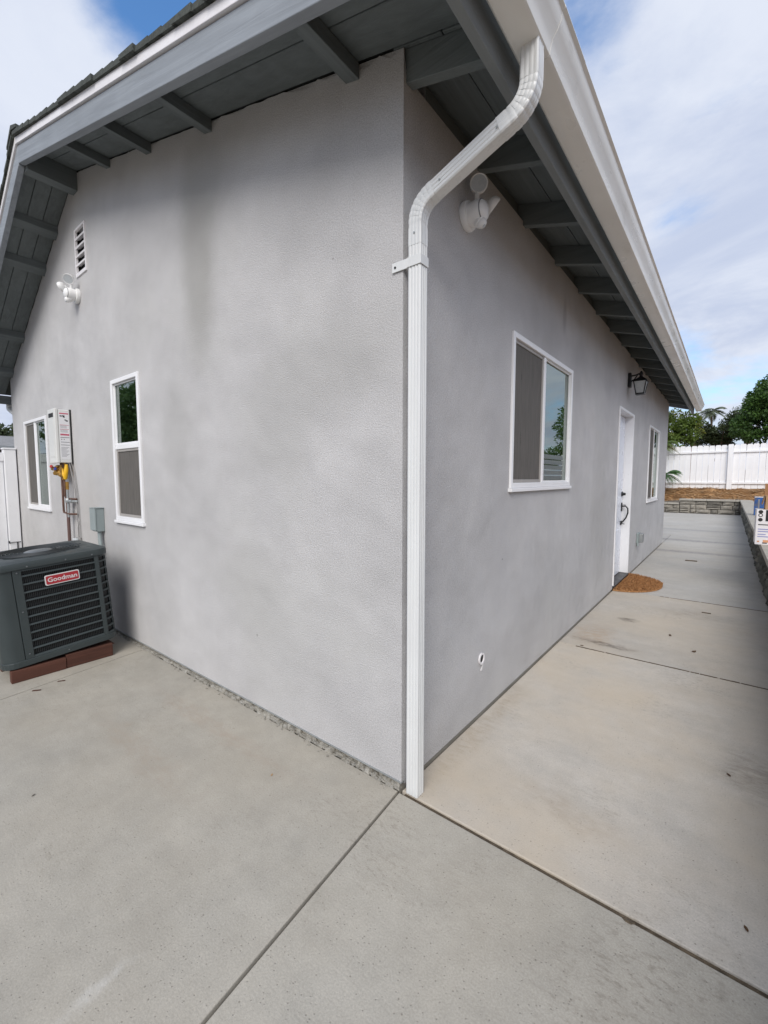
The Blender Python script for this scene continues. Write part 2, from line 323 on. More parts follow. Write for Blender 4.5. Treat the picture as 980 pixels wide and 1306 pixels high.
M['stone'] = stone('wall_block_stone'); M['stone_shaded'] = stone('shaded_block_stone', (0.105, 0.105, 0.088))  # second stone is a darker copy, shade of the side face in its colour
M['cap'] = concrete('cap_stone', 0.1)
M['fence'] = paint('white_fence_paint', (0.80, 0.80, 0.81), 0.5, 0.05, 3.0, 0.002, 20, dirt=(0.50, 0.47, 0.42), dscale=2.2, dthr=(0.66, 0.95), stretch=(4, 4, 0.7))
M['bark'] = wood('bark', (0.10, 0.075, 0.055), 0.4, 'z', 0.95, 0.02)
M['leaf_dense'] = foliage('leaf_dense', (0.025, 0.060, 0.014), (0.085, 0.165, 0.034))
M['leaf_olive'] = foliage('leaf_olive', (0.030, 0.045, 0.018), (0.085, 0.11, 0.045))
M['leaf_lime'] = foliage('leaf_lime', (0.055, 0.095, 0.018), (0.14, 0.20, 0.035), (0.26, 0.20, 0.04))
M['leaf_garden'] = foliage('leaf_garden', (0.10, 0.18, 0.06), (0.20, 0.31, 0.12))
M['leaf_frond'] = foliage('leaf_frond', (0.030, 0.085, 0.025), (0.09, 0.19, 0.06))
M['leaf_pale'] = foliage('leaf_pale', (0.08, 0.105, 0.07), (0.17, 0.20, 0.13))
M['leaf_dry'] = foliage('leaf_dry', (0.075, 0.04, 0.02), (0.15, 0.08, 0.035))
M['card'] = paint('cardboard', (0.40, 0.245, 0.125), 0.8, 0.08, 6.0)
M['card_in'] = paint('cardboard_dark', (0.28, 0.14, 0.06), 0.8, 0.08, 6.0)
M['carton_white'] = paint('white_carton', (0.74, 0.72, 0.73), 0.5, 0.04, 5.0)
M['pack_blue'] = paint('blue_carton', (0.025, 0.10, 0.33), 0.35, 0.3, 18, dirt=(0.10, 0.105, 0.13), dscale=9, dthr=(0.48, 0.55))
M['tile'] = paint('roof_tile', (0.22, 0.22, 0.22), 0.85, 0.2, 8)
M['neigh_wall'] = paint('neighbour_wall', (0.30, 0.12, 0.085), 0.85, 0.1)
M['grey_wall'] = paint('neighbour_grey', (0.24, 0.24, 0.235), 0.85, 0.1)


# ------------------------------------------------------------------ mesh helpers
class MB:
    def __init__(s): s.v = []; s.f = []; s.m = []
    def add(s, vs, fs, mi=0):
        o = len(s.v); s.v += [tuple(map(float, p)) for p in vs]
        for f in fs: s.f.append(tuple(i + o for i in f)); s.m.append(mi)
        return s
    def hexa(s, p, mi=0):           # p: bottom ring 0-3 counter-clockwise, top ring 4-7
        return s.add(p, [(3, 2, 1, 0), (4, 5, 6, 7), (0, 1, 5, 4), (1, 2, 6, 5), (2, 3, 7, 6), (3, 0, 4, 7)], mi)
    def box(s, x0, x1, y0, y1, z0, z1, mi=0):
        return s.hexa([(x0, y0, z0), (x1, y0, z0), (x1, y1, z0), (x0, y1, z0), (x0, y0, z1), (x1, y0, z1), (x1, y1, z1), (x0, y1, z1)], mi)
    def prism(s, prof, fn, a0, a1, mi=0):    # prof: 2-D points, fn(p, a) -> 3-D
        n = len(prof); vs = [fn(p, a0) for p in prof] + [fn(p, a1) for p in prof]
        fs = [(i, (i + 1) % n, n + (i + 1) % n, n + i) for i in range(n)] + [tuple(range(n - 1, -1, -1)), tuple(range(n, 2 * n))]
        return s.add(vs, fs, mi)
    def tube(s, pts, r, n=8, mi=0, cap=True):
        pts = [Vector(p) for p in pts]; rs = r if isinstance(r, (list, tuple)) else [r] * len(pts)
        t0 = (pts[1] - pts[0]).normalized(); up = Vector((0, 0, 1)) if abs(t0.z) < 0.9 else Vector((1, 0, 0))
        nrm = t0.cross(up).normalized(); vs = []
        for i, p in enumerate(pts):
            t = (pts[min(i + 1, len(pts) - 1)] - pts[max(i - 1, 0)]).normalized()
            nrm = (nrm - t * nrm.dot(t)).normalized(); b = t.cross(nrm)
            for k in range(n):
                a = 2 * math.pi * k / n; vs.append(p + (nrm * math.cos(a) + b * math.sin(a)) * rs[i])
        fs = []
        for i in range(len(pts) - 1):
            for k in range(n): fs.append((i * n + k, i * n + (k + 1) % n, (i + 1) * n + (k + 1) % n, (i + 1) * n + k))
        if cap: fs += [tuple(range(n - 1, -1, -1)), tuple((len(pts) - 1) * n + k for k in range(n))]
        return s.add(vs, fs, mi)
    def lathe(s, prof, origin, axis, n=20, mi=0):   # prof: (radius, along)
        ax = Vector(axis).normalized(); up = Vector((0, 0, 1)) if abs(ax.z) < 0.9 else Vector((1, 0, 0))
        u = ax.cross(up).normalized(); w = ax.cross(u); o = Vector(origin); vs = []
        for r_, h in prof:
            for k in range(n):
                a = 2 * math.pi * k / n; vs.append(o + ax * h + (u * math.cos(a) + w * math.sin(a)) * r_)
        fs = []
        for i in range(len(prof) - 1):
            for k in range(n): fs.append((i * n + k, i * n + (k + 1) % n, (i + 1) * n + (k + 1) % n, (i + 1) * n + k))
        fs += [tuple(range(n - 1, -1, -1)), tuple((len(prof) - 1) * n + k for k in range(n))]
        return s.add(vs, fs, mi)


def wpos(o):
    p = Vector((0, 0, 0))
    while o is not None: p = p + o.location; o = o.parent
    return p


def finish(me, smooth):
    bm = bmesh.new(); bm.from_mesh(me); bmesh.ops.recalc_face_normals(bm, faces=bm.faces); bm.to_mesh(me); bm.free()
    if smooth:
        me.polygons.foreach_set('use_smooth', [True] * len(me.polygons))


def obj(name, mb, mats, parent=None, bevel=0.0, smooth=False, origin=None, seg=2, label=None, recalc=True):
    """mesh given in world coordinates -> one object under parent"""
    org = Vector(origin) if origin is not None else (wpos(parent) if parent else Vector((0, 0, 0)))
    me = bpy.data.meshes.new(name)
    me.from_pydata([tuple(Vector(p) - org) for p in mb.v], [], mb.f)
    for m in (mats if isinstance(mats, (list, tuple)) else [mats]): me.materials.append(M[m])
    if any(mb.m): me.polygons.foreach_set('material_index', mb.m)
    if recalc: finish(me, False)
    if smooth:
        me.polygons.foreach_set('use_smooth', [True] * len(me.polygons)); me.set_sharp_from_angle(angle=R(38))
    o = bpy.data.objects.new(name, me); COL.objects.link(o); o.parent = parent
    o.location = org - (wpos(parent) if parent else Vector((0, 0, 0)))
    if bevel:
        b = o.modifiers.new('bevel', 'BEVEL'); b.width = bevel; b.segments = seg; b.limit_method = 'ANGLE'; b.angle_limit = R(40)
    if label: o['label'] = label
    return o


def inst(src, parent, loc, rot=None, scale=None, name=None):
    o = src.copy(); COL.objects.link(o); o.parent = parent
    o.location = Vector(loc) - (wpos(parent) if parent else Vector((0, 0, 0)))
    if rot: o.rotation_euler = rot
    if scale: o.scale = scale
    if name: o.name = name
    return o


def tag(o, label, cat, group=None):
    o['label'] = label; o['category'] = cat
    if group: o['group'] = group
    return o


def thing(name, label, cat, loc, group=None):
    o = bpy.data.objects.new(name, None); COL.objects.link(o); o.location = loc; o.empty_display_size = 0.1
    return tag(o, label, cat, group)


def structure(o): o['kind'] = 'structure'; return o
def stuff(o): o['kind'] = 'stuff'; return o


def text_into(body, size, matrix, name, mat, parent, extrude=0.001, bold=0.0):
    cu = bpy.data.curves.new(name, 'FONT'); cu.body = body; cu.size = size; cu.extrude = extrude; cu.offset = bold
    cu.align_x = 'CENTER'; cu.align_y = 'CENTER'; cu.resolution_u = 3
    tmp = bpy.data.objects.new('tmp', cu); COL.objects.link(tmp)
    me = bpy.data.meshes.new_from_object(tmp); bpy.data.objects.remove(tmp); bpy.data.curves.remove(cu)
    me.transform(Matrix.Translation(-wpos(parent)) @ matrix); me.materials.clear(); me.materials.append(M[mat]); me.name = name
    o = bpy.data.objects.new(name, me); COL.objects.link(o); o.parent = parent
    return o


# ------------------------------------------------------------------ ground
W_END, X_FAR, OV = 8.59, -5.72, 0.36     # house depth, far gable corner, rake overhang
def Lr(x): return 2.775 - 0.285 * x      # underside of the roof boards, near slope
RX = -3.27
def Ll(x): return Lr(RX) + 0.53 * (x - RX)


def sheet(name, x0, x1, y0, y1, nx, ny, fz, mat, recalc=False):
    mb = MB(); xs = np.linspace(x0, x1, nx + 1); ys = np.linspace(y0, y1, ny + 1)
    vs = [(x, y, fz(x, y)) for y in ys for x in xs]
    fs = [(j * (nx + 1) + i, j * (nx + 1) + i + 1, (j + 1) * (nx + 1) + i + 1, (j + 1) * (nx + 1) + i) for j in range(ny) for i in range(nx)]
    mb.add(vs, fs); return obj(name, mb, mat, recalc=False)


structure(sheet('ground', -400, 400, -400, 700, 4, 4, lambda x, y: -0.16, 'earth'))


def slab(poly, z0=-0.10, z1=0.0, mat='concrete', cham=0.003):
    """concrete slab with a tooled edge; poly counter-clockwise"""
    n = len(poly); c = Vector((sum(p[0] for p in poly) / n, sum(p[1] for p in poly) / n))
    def inset(d):
        out_ = []
        for i in range(n):
            p0, p, p1 = Vector(poly[i - 1]), Vector(poly[i]), Vector(poly[(i + 1) % n])
            e0 = (p - p0).normalized(); e1 = (p1 - p).normalized()
            n0 = Vector((-e0.y, e0.x)); n1 = Vector((-e1.y, e1.x)); b = (n0 + n1); b = b / max(b.dot(n0), 0.3)
            out_.append(p + b * d)
        return out_
    rings = [(inset(0), z0), (inset(0), z1 - cham), (inset(cham * 0.35), z1 - cham * 0.35), (inset(cham), z1)]
    mb = MB(); vs = []; fs = []
    for ring, z in rings: vs += [(p.x, p.y, z) for p in ring]
    for k in range(3):
        for i in range(n): fs.append((k * n + i, k * n + (i + 1) % n, (k + 1) * n + (i + 1) % n, (k + 1) * n + i))
    fs.append(tuple(3 * n + i for i in range(n)))
    mb.add(vs, fs)
    return structure(obj('concrete_slab', mb, mat, recalc=False))


gp = 0.005
xj = lambda y: -0.006 - 0.102 * y          # joint running from the corner towards the camera
xk = lambda y: -2.34 - 0.165 * (y + 0.0)   # joint by the wooden base
WX = 1.31
slab([(xk(-6) + gp, -6), (xj(-6) - gp, -6), (xj(-0.012) - gp, -0.012), (xk(-0.012) + gp, -0.012)])
slab([(-9.0, -6), (xk(-6) - gp, -6), (xk(-0.012) - gp, -0.012), (-9.0, -0.012)])
slab([(xj(-6) + gp, -6), (1.34, -6), (1.34, -0.016), (xj(-0.016) + gp, -0.016)])
ys = [-0.008, 2.03, 4.03, 6.1, 8.15, 10.2, 12.3, 14.4, 16.2, 17.72]
for i in range(len(ys) - 1):
    x0 = 0.004 if ys[i + 1] < 8.5 else (0.004 if ys[i] < 8.5 else -7.5)
    g0 = gp + (.005 if i == 0 else 0)
    slab([(x0, ys[i] + g0), (1.34, ys[i] + g0), (1.34, ys[i + 1] - gp), (x0, ys[i + 1] - gp)], mat=('concrete_tan', 'concrete_mid')[i] if i < 2 else 'concrete_far')
slab([(-7.5, W_END + 0.06), (-0.004, W_END + 0.06), (-0.004, 10.2 - gp), (-7.5, 10.2 - gp)], mat='concrete_far')
structure(obj('joint_filler', MB().box(-8, 1.33, -5.5, -0.03, -0.06, -0.022), 'dark_joint'))
structure(obj('joint_filler', MB().box(0.02, 1.33, -0.028, 17.6, -0.06, -0.008), 'joint'))

def joint_line(y, x0, x1, mat):
    mb = MB(); x = x0
    while x < x1:
        w = random.uniform(.02, .06); a, b = random.uniform(.003, .008), random.uniform(.004, .010)
        mb.hexa([(x, y - a, -.02), (x + w, y - a * .8, -.02), (x + w, y + b * .8, -.02), (x, y + b, -.02), (x, y - a, .0012), (x + w, y - a * .8, .0012), (x + w, y + b * .8, .0012), (x, y + b, .0012)]); x += w * random.choice((1, 1, 1, 1.2))
    return structure(obj('joint_filler', mb, mat))
joint_line(2.03, .13, 1.33, 'brown_joint'); joint_line(4.03, .45, 1.33, 'brown_joint')
# planted bank behind the retaining walls
def bank(x, y):
    t = min(max((y - 17.95) / 1.5, 0), 1); s = min(max((x - 1.55) / 2.0, 0), 1)
    h = 0.40 + 0.46 * t if x < 1.6 else max(0.40 + 0.46 * t, 0.44 + 0.10 * s)
    if y < 17.95: h = 0.44 + 0.10 * s
    return h + 0.03 * math.sin(x * 5.1 + y * 3.7) * math.sin(x * 2.3 - y * 7.9)
structure(sheet('soil_bank', -14, 5.0, 17.9, 24, 120, 50, bank, 'mulch'))
structure(sheet('soil_bank', 1.58, 5.0, -6, 17.9, 20, 120, bank, 'mulch'))
mb = MB()
for k in range(5200):
    if k < 3400: x, y = rng.uniform(-3, 3.2), rng.uniform(17.95, 19.5)
    else: x, y = rng.uniform(1.62, 3.3), rng.uniform(2, 17.9)
    z = bank(x, y) + 0.012; a = rng.uniform(0, math.pi); L_ = rng.uniform(0.05, 0.16); w = 0.011
    dx, dy = math.cos(a) * L_, math.sin(a) * L_; t = rng.uniform(-0.02, 0.05)
    mb.add([(x - dx - dy * w / L_, y - dy + dx * w / L_, z), (x - dx + dy * w / L_, y - dy - dx * w / L_, z), (x + dx + dy * w / L_, y + dy - dx * w / L_, z + t), (x + dx - dy * w / L_, y + dy + dx * w / L_, z + t)], [(0, 1, 2, 3)])
tag(stuff(obj('straw_mulch', mb, 'straw', recalc=False)), 'loose orange-brown straw mulch spread on the bank below the white fence', 'mulch')

# ------------------------------------------------------------------ the house
house = thing('house', 'single-storey grey stucco house with dark grey eaves and white gutter', 'house', (0, 0, 0))


def PL(plane):                     # a along the wall, d outwards
    return (lambda a, d, z: (a, -d, z)) if plane == 'y' else (lambda a, d, z: (d, a, z))


def bx(mb, plane, a0, a1, d0, d1, z0, z1, mi=0):
    f = PL(plane)
    return mb.hexa([f(a0, d0, z0), f(a1, d0, z0), f(a1, d1, z0), f(a0, d1, z0), f(a0, d0, z1), f(a1, d0, z1), f(a1, d1, z1), f(a0, d1, z1)], mi)


def wall_mesh(plane, a0, a1, top, zb, openings, breaks=(), depth=0.14):
    f = PL(plane); mb = MB()
    xs = sorted(set([a0, a1] + [v for o in openings for v in o[:2]] + list(breaks)))
    for p, q in zip(xs, xs[1:]):
        cuts = sorted([(o[2], o[3]) for o in openings if o[0] < (p + q) / 2 < o[1]])
        z = zb; segs = []
        for c0, c1 in cuts: segs.append((z, z, c0, c0)); z = c1
        segs.append((z, z, top(p), top(q)))
        for zp0, zq0, zp1, zq1 in segs:
            if zp1 - zp0 < 1e-4 and zq1 - zq0 < 1e-4: continue
            mb.add([f(p, 0, zp0), f(q, 0, zq0), f(q, 0, zq1), f(p, 0, zp1)], [(0, 1, 2, 3)])
            mb.add([f(p, -depth, zp0), f(q, -depth, zq0), f(q, -depth, zq1), f(p, -depth, zp1)], [(3, 2, 1, 0)])
    for o in openings:
        p, q, c0, c1 = o
        mb.add([f(p, 0, c0), f(q, 0, c0), f(q, 0, c1), f(p, 0, c1), f(p, -depth, c0), f(q, -depth, c0), f(q, -depth, c1), f(p, -depth, c1)],
               [(0, 1, 5, 4), (1, 2, 6, 5), (2, 3, 7, 6), (3, 0, 4, 7)])
    mb.add([f(a0, 0, zb), f(a1, 0, zb), f(a1, -depth, zb), f(a0, -depth, zb)], [(0, 1, 2, 3)])
    return mb


OPEN_G = [(-2.73, -2.25, 0.933, 1.985), (-5.21, -4.40, 0.935, 1.876), (-3.335, -3.10, 2.90, 3.275)]
OPEN_S = [(1.02, 2.17, 1.195, 2.06), (6.23, 7.37, 0.903, 2.044), (3.985, 4.885, 0.0, 2.037)]
JT = {}
def gable_top(x):
    if x not in JT: JT[x] = 0.003 + random.random() ** 2 * (0.028 if x > -0.9 else 0.014)
    return (Lr(x) if x > RX else Ll(x)) - JT[x]
gw = wall_mesh('y', X_FAR, 0.0, gable_top, 0.034, OPEN_G, [RX] + [X_FAR + 0.055 * k for k in range(1, 104) if X_FAR + 0.055 * k < -0.02])
gw.add([(0, 0, 0.034), (0, 0.02, 0.034), (0, 0.02, 2.68), (0, 0, 2.77)], [(0, 1, 2, 3)])
obj('wall', gw, 'stucco', house, recalc=False, label='gable wall of light grey stucco with a dark vertical stain')
obj('wall', wall_mesh('x', 0.02, W_END, lambda y: 2.685, 0.016, [(a, b, max(c, 0.016), d) for a, b, c, d in OPEN_S]), 'stucco_side', house, recalc=False, label='long grey stucco wall with the door')
obj('wall', MB().box(X_FAR, X_FAR + 0.14, 0.142, W_END, 0.03, 2.30).box(X_FAR + 0.142, -0.142, W_END - 0.14, W_END, 0.03, 2.66).hexa(
    [(X_FAR, W_END - 0.14, 2.302), (-0.0, W_END - 0.14, 2.69), (-0.0, W_END, 2.69), (X_FAR, W_END, 2.302),
     (RX, W_END - 0.14, 3.69), (RX + 0.01, W_END - 0.14, 3.69), (RX + 0.01, W_END, 3.69), (RX, W_END, 3.69)]), 'stucco_side', house)
mb = MB(); mb.hexa([(RX + .06, .007, Lr(RX + .06) - .07), (-.004, .007, Lr(-.004) - .07), (-.004, .012, Lr(-.004) - .07), (RX + .06, .012, Lr(RX + .06) - .07), (RX + .06, .007, Lr(RX + .06) - .001), (-.004, .007, Lr(-.004) - .001), (-.004, .012, Lr(-.004) - .001), (RX + .06, .012, Lr(RX + .06) - .001)])
mb.hexa([(X_FAR + .01, .007, Ll(X_FAR + .01) - .07), (RX - .06, .007, Ll(RX - .06) - .07), (RX - .06, .012, Ll(RX - .06) - .07), (X_FAR + .01, .012, Ll(X_FAR + .01) - .07), (X_FAR + .01, .007, Ll(X_FAR + .01) - .001), (RX - .06, .007, Ll(RX - .06) - .001), (RX - .06, .012, Ll(RX - .06) - .001), (X_FAR + .01, .012, Ll(X_FAR + .01) - .001)])
obj('plaster_edge', mb, 'stucco', house)
obj('foundation', MB().box(X_FAR + 0.02, -0.014, 0.012, 0.13, -0.12, 0.05).box(-0.13, -0.012, 0.135, W_END - 0.02, -0.12, 0.03), 'foundation', house)
obj('weep_screed', MB().box(X_FAR, 0.003, -0.006, 0.02, 0.030, 0.0335), 'steel', house)
obj('blocking', MB().box(-0.06, -0.03, 0.02, W_END, 2.675, 2.782), 'soffit_y', house)
obj('interior', MB().box(X_FAR + 0.15, -0.15, 0.4, 0.42, 0.0, 2.3).box(-0.72, -0.70, 0.63, W_END - 0.2, 0.0, 2.4), 'dark', house)
# ragged dried mortar along the foot of the gable wall
mb = MB(); x = -2.9
while x < -0.02:
    w = random.uniform(0.015, 0.05); h = random.uniform(0.004, 0.022) * (1.25 if x > -1.4 else 0.7); d = random.uniform(0.004, 0.022)
    mb.hexa([(x, -d, -0.004), (x + w, -d * random.uniform(.6, 1.2), -0.004), (x + w, 0.014, -0.004), (x, 0.014, -0.004), (x + .004, -d * .35, h), (x + w - .004, -d * .3, h * random.uniform(.5, 1.1)), (x + w, 0.014, h * 1.2), (x, 0.014, h * 1.2)])
    x += w * random.uniform(0.6, 1.0)
for k in range(60):
    x = random.uniform(-1.9, -0.05); y = random.uniform(-0.045, -0.012); s_ = random.uniform(0.002, 0.006)
    mb.box(x, x + s_ * 2, y, y + s_, -0.002, s_)
stuff(obj('mortar_splatter', mb, 'mortar', house, bevel=0.003, seg=1))


# windows ------------------------------------------------------------
def window(plane, a0, a1, z0, z1, split, screen_side, mull=0.036, fw=0.030):
    fr = MB(); f = PL(plane)
    for (p0, p1, q0, q1) in ((a0, a0 + fw, z0, z1), (a1 - fw, a1, z0, z1), (a0 + fw, a1 - fw, z1 - fw, z1), (a0 + fw, a1 - fw, z0, z0 + fw)):
        bx(fr, plane, p0, p1, -0.075, 0.012, q0, q1)
    if split == 'v':
        m = screen_side[1]; bx(fr, plane, m - mull / 2, m + mull / 2, -0.07, 0.004, z0 + fw, z1 - fw)
    else:
        m = screen_side[1]; bx(fr, plane, a0 + fw, a1 - fw, -0.07, 0.004, m - mull / 2, m + mull / 2)
    w = obj('window', fr, 'vinyl', house, bevel=0.003)
    s_ = MB(); bx(s_, plane, a0 - 0.012, a1 + 0.012, -0.02, 0.022, z0 - 0.022, z0 - 0.001); obj('sill', s_, 'vinyl', w, bevel=0.003)
    if split == 'v': parts = [(a0 + fw, m - mull / 2, z0 + fw, z1 - fw), (m + mull / 2, a1 - fw, z0 + fw, z1 - fw)]
    else: parts = [(a0 + fw, a1 - fw, z0 + fw, m - mull / 2), (a0 + fw, a1 - fw, m + mull / 2, z1 - fw)]
    for k, (p, q, c, d) in enumerate(parts):
        pn = MB(); bx(pn, plane, p - 0.004, q + 0.004, -0.020, -0.014, c - 0.004, d + 0.004); obj('pane', pn, 'glass', w)
        if k == screen_side[0]:
            t = 0.020; sf = MB()
            for (p0, p1, q0, q1) in ((p, p + t, c, d), (q - t, q, c, d), (p + t, q - t, d - t, d), (p + t, q - t, c, c + t)):
                bx(sf, plane, p0 + .001, p1 - .001, -0.0135, -0.002, q0 + .001, q1 - .001)
            o = obj('screen_frame', sf, 'screen_frame', w, bevel=0.002)
            sm = MB(); bx(sm, plane, p + t - .002, q - t + .002, -0.0095, -0.008, c + t - .002, d - t + .002); obj('insect_screen', sm, 'screen', w)
        else:
            t = 0.012; sf = MB()
            for (p0, p1, q0, q1) in ((p, p + t, c, d), (q - t, q, c, d), (p + t, q - t, d - t, d), (p + t, q - t, c, c + t)):
                bx(sf, plane, p0 + .001, p1 - .001, -0.0135, -0.003, q0 + .001, q1 - .001)
            obj('sash', sf, 'vinyl', w, bevel=0.002)
    return w


window('y', *OPEN_G[0], 'h', (0, 1.487))['label'] = 'narrow double-hung window'
window('y', *OPEN_G[1], 'v', (0, -4.83))['label'] = 'sliding window behind the water heater'
window('x', *OPEN_S[0], 'v', (0, 1.565))['label'] = 'sliding window beside the downspout'
window('x', *OPEN_S[1], 'v', (0, 6.76))['label'] = 'sliding window beyond the door'
# light frame seen inside behind the lower screen of the narrow window
mb = MB().box(-2.66, -2.64, 0.12, 0.14, 0.98, 1.44).box(-2.64, -2.30, 0.12, 0.14, 1.17, 1.20)
mb.box(-2.52, -2.50, 0.121, 0.139, 0.98, 1.169).box(-2.40, -2.38, 0.121, 0.139, 0.98, 1.169)
obj('inner_frame', mb, 'vinyl', house)

# gable vent -----------------------------------------------------------
a0, a1, z0, z1 = OPEN_G[2]
mb = MB()
for (p0, p1, q0, q1) in ((a0, a0 + .016, z0, z1), (a1 - .016, a1, z0, z1), (a0 + .016, a1 - .016, z1 - .016, z1), (a0 + .016, a1 - .016, z0, z0 + .016)):
    bx(mb, 'y', p0, p1, -0.010, 0.010, q0, q1)
vent = obj('gable_vent', mb, 'white_trim', house, bevel=0.002)
pitch = (z1 - z0 - 0.032) / 5
for k in range(5):
    zc = z0 + 0.016 + pitch * k
    obj('louver', MB().hexa([(a0 + .017, -0.006, zc), (a1 - .017, -0.006, zc), (a1 - .017, 0.030, zc + .018), (a0 + .017, 0.030, zc + .018),
                            (a0 + .017, -0.006, zc + .016), (a1 - .017, -0.006, zc + .016), (a1 - .017, 0.030, zc + .024), (a0 + .017, 0.030, zc + .024)]), 'white_trim', vent)
obj('vent_shade_lining', MB().box(a0 + .002, a1 - .002, 0.055, 0.060, z0 + .002, z1 - .002).box(a0 + .002, a0 + .006, 0.0105, 0.0545, z0 + .002, z1 - .002).box(a1 - .006, a1 - .002, 0.0105, 0.0545, z0 + .002, z1 - .002).box(a0 + .0065, a1 - .0065, 0.0105, 0.0545, z0 + .002, z0 + .006), 'black', vent)  # black lining stands in for the shade in the gaps between louvers

# door --------------------------------------------------------------------
D0, D1, DT = 4.02, 4.85, 2.005
slabm = MB(); bx(slabm, 'x', D0, D1, -0.125, -0.085, 0.055, DT)
door = obj('door', slabm, 'vinyl_door', house, bevel=0.002)
mb = MB()
for q0, q1 in ((0.20, 0.62), (0.72, 1.02), (1.12, 1.86)):
    for p0, p1 in ((D0 + 0.10, D0 + 0.38), (D0 + 0.45, D0 + 0.73)):
        bx(mb, 'x', p0, p1, -0.0855, -0.079, q0, q1)
obj('raised_panel', mb, 'vinyl_door', door, bevel=0.003)
jb = MB()
bx(jb, 'x', D1 + .004, 4.885, -0.14, 0.010, 0.05, DT + .03); bx(jb, 'x', 3.985, D0 - .004, -0.14, 0.010, 0.05, DT + .03); bx(jb, 'x', D0 - .004, D1 + .004, -0.14, 0.010, DT + .004, DT + .031)
obj('door_frame', jb, 'vinyl', door, bevel=0.003)
tb = MB(); bx(tb, 'x', 3.99, 4.88, -0.14, 0.02, 0.004, 0.048); obj('threshold', tb, 'bronze', door, bevel=0.004)
hy = D1 - 0.055; hd = -0.085
mb = MB().lathe([(0.030, 0), (0.030, 0.012), (0.020, 0.016), (0.018, 0.03)], (hd, hy, 1.055), (1, 0, 0), 16); bx(mb, 'x', hy - .004, hy + .004, hd + .028, hd + .045, 1.04, 1.07)
obj('deadbolt', mb, 'black', door, bevel=0.001)
mb = MB(); bx(mb, 'x', hy - .025, hy + .025, hd, hd + .012, 0.84, 0.945); bx(mb, 'x', hy - .022, hy + .022, hd, hd + .012, 0.665, 0.715)
mb.tube([(hd + .01, hy, .90), (hd + .05, hy, .905), (hd + .075, hy, .875), (hd + .078, hy, .82), (hd + .06, hy, .76), (hd + .03, hy, .715), (hd + .008, hy, .69)], 0.0085, 8)
bx(mb, 'x', hy - .008, hy + .008, hd + .01, hd + .05, .915, .922); mb.tube([(hd + .005, hy, .685), (hd + .045, hy, .678)], 0.005, 6)
obj('handle', mb, 'black', door, smooth=True)

# roof ---------------------------------------------------------------------
EX = 0.343                     # inner face of the eave fascia
Y0, Y1 = -OV, W_END + OV
LX = -6.02                     # left eave
def slope_box(mb, x0, x1, y0, y1, f, b, t, mi=0):   # follows roof line f from b to t above it
    return mb.hexa([(x0, y0, f(x0) + b), (x1, y0, f(x1) + b), (x1, y1, f(x1) + b), (x0, y1, f(x0) + b), (x0, y0, f(x0) + t), (x1, y0, f(x1) + t), (x1, y1, f(x1) + t), (x0, y1, f(x0) + t)], mi)


def board_y(y0, y1, x0, x1, f, name='soffit_board', mat='soffit'):
    mb = MB(); slope_box(mb, x0, x1, y0, y1, f, 0.0, 0.018); return obj(name, mb, mat, house, bevel=0.002, seg=1)


w = (OV - 0.04)
for k in range(2): board_y(-w + k * w / 2 + .002, -w + (k + 1) * w / 2 - .002, RX + .05, EX, Lr)
for k in range(3): board_y(-w + k * w / 3 + .002, -w + (k + 1) * w / 3 - .002, LX + .03, RX - .05, Ll)
for k, (p, q) in enumerate(((-0.05, 0.150), (0.154, EX))): board_y(0.004, W_END, p, q, Lr, mat='soffit_y')
for k in range(2): board_y(W_END + .004 + k * .17, W_END + (k + 1) * .17, RX, EX, Lr)
deck = MB(); slope_box(deck, RX, EX + .03, Y0 + .004, Y1 - .004, Lr, 0.020, 0.045); slope_box(deck, LX, RX, Y0 + .004, Y1 - .004, Ll, 0.020, 0.045)
obj('roof_deck', deck, 'shingle', house)
obj('ridge_beam', MB().box(RX - .05, RX + .048, -w, 0.0, 3.545, Lr(RX) - .012), 'soffit_y', house, bevel=0.003)
for xc in (-0.245, -1.28, -1.97, -2.60):
    mb = MB(); slope_box(mb, xc - .035, xc + .035, -w + .001, 0.0, Lr, -0.062, -0.001); obj('lookout', mb, 'soffit_y', house, bevel=0.002, seg=1)
for xc in (-3.78, -4.16, -5.02, -5.56):
    mb = MB(); slope_box(mb, xc - .035, xc + .035, -w + .001, 0.0, Ll, -0.062, -0.001); obj('lookout', mb, 'soffit_y', house, bevel=0.002, seg=1)
mb = MB(); slope_box(mb, RX, EX + .028, Y0, Y0 + .038, Lr, -0.125, -0.002); obj('barge_board', mb, 'trim', house, bevel=0.003)
mb = MB(); slope_box(mb, LX, RX, Y0, Y0 + .038, Ll, -0.140, -0.002); obj('barge_board', mb, 'trim', house, bevel=0.003)
mb = MB(); slope_box(mb, RX, EX + .028, Y1 - .038, Y1, Lr, -0.125, -0.002); obj('barge_board', mb, 'trim', house, bevel=0.003)
mb = MB(); slope_box(mb, RX, EX + .03, Y0 - .012, Y0 + .01, Lr, 0.003, 0.050); obj('rake_trim', mb, 'white_trim', house, bevel=0.002)
mb = MB(); slope_box(mb, LX, RX, Y0 - .012, Y0 + .01, Ll, 0.003, 0.050); obj('rake_trim', mb, 'white_trim', house, bevel=0.002)
obj('fascia', MB().box(EX, EX + .03, Y0 + .039, Y1, 2.475, Lr(EX) + .012), 'trim_y', house, bevel=0.003)
obj('fascia', MB().box(LX - .03, LX, Y0 + .039, Y1, Ll(LX) - .09, Ll(LX) + .01), 'trim_y', house, bevel=0.003)
mb = MB(); slope_box(mb, -0.045, EX - .001, -0.0195, 0.0195, Lr, -0.115, -0.001)
raf = obj('rafter', mb, 'soffit', house, bevel=0.002, seg=1, origin=(0, 0, 2.7))
raf.location.y = 0.035
for k in range(1, 16):
    inst(raf, house, (0, 0.035 + 0.56 * k, 2.7))
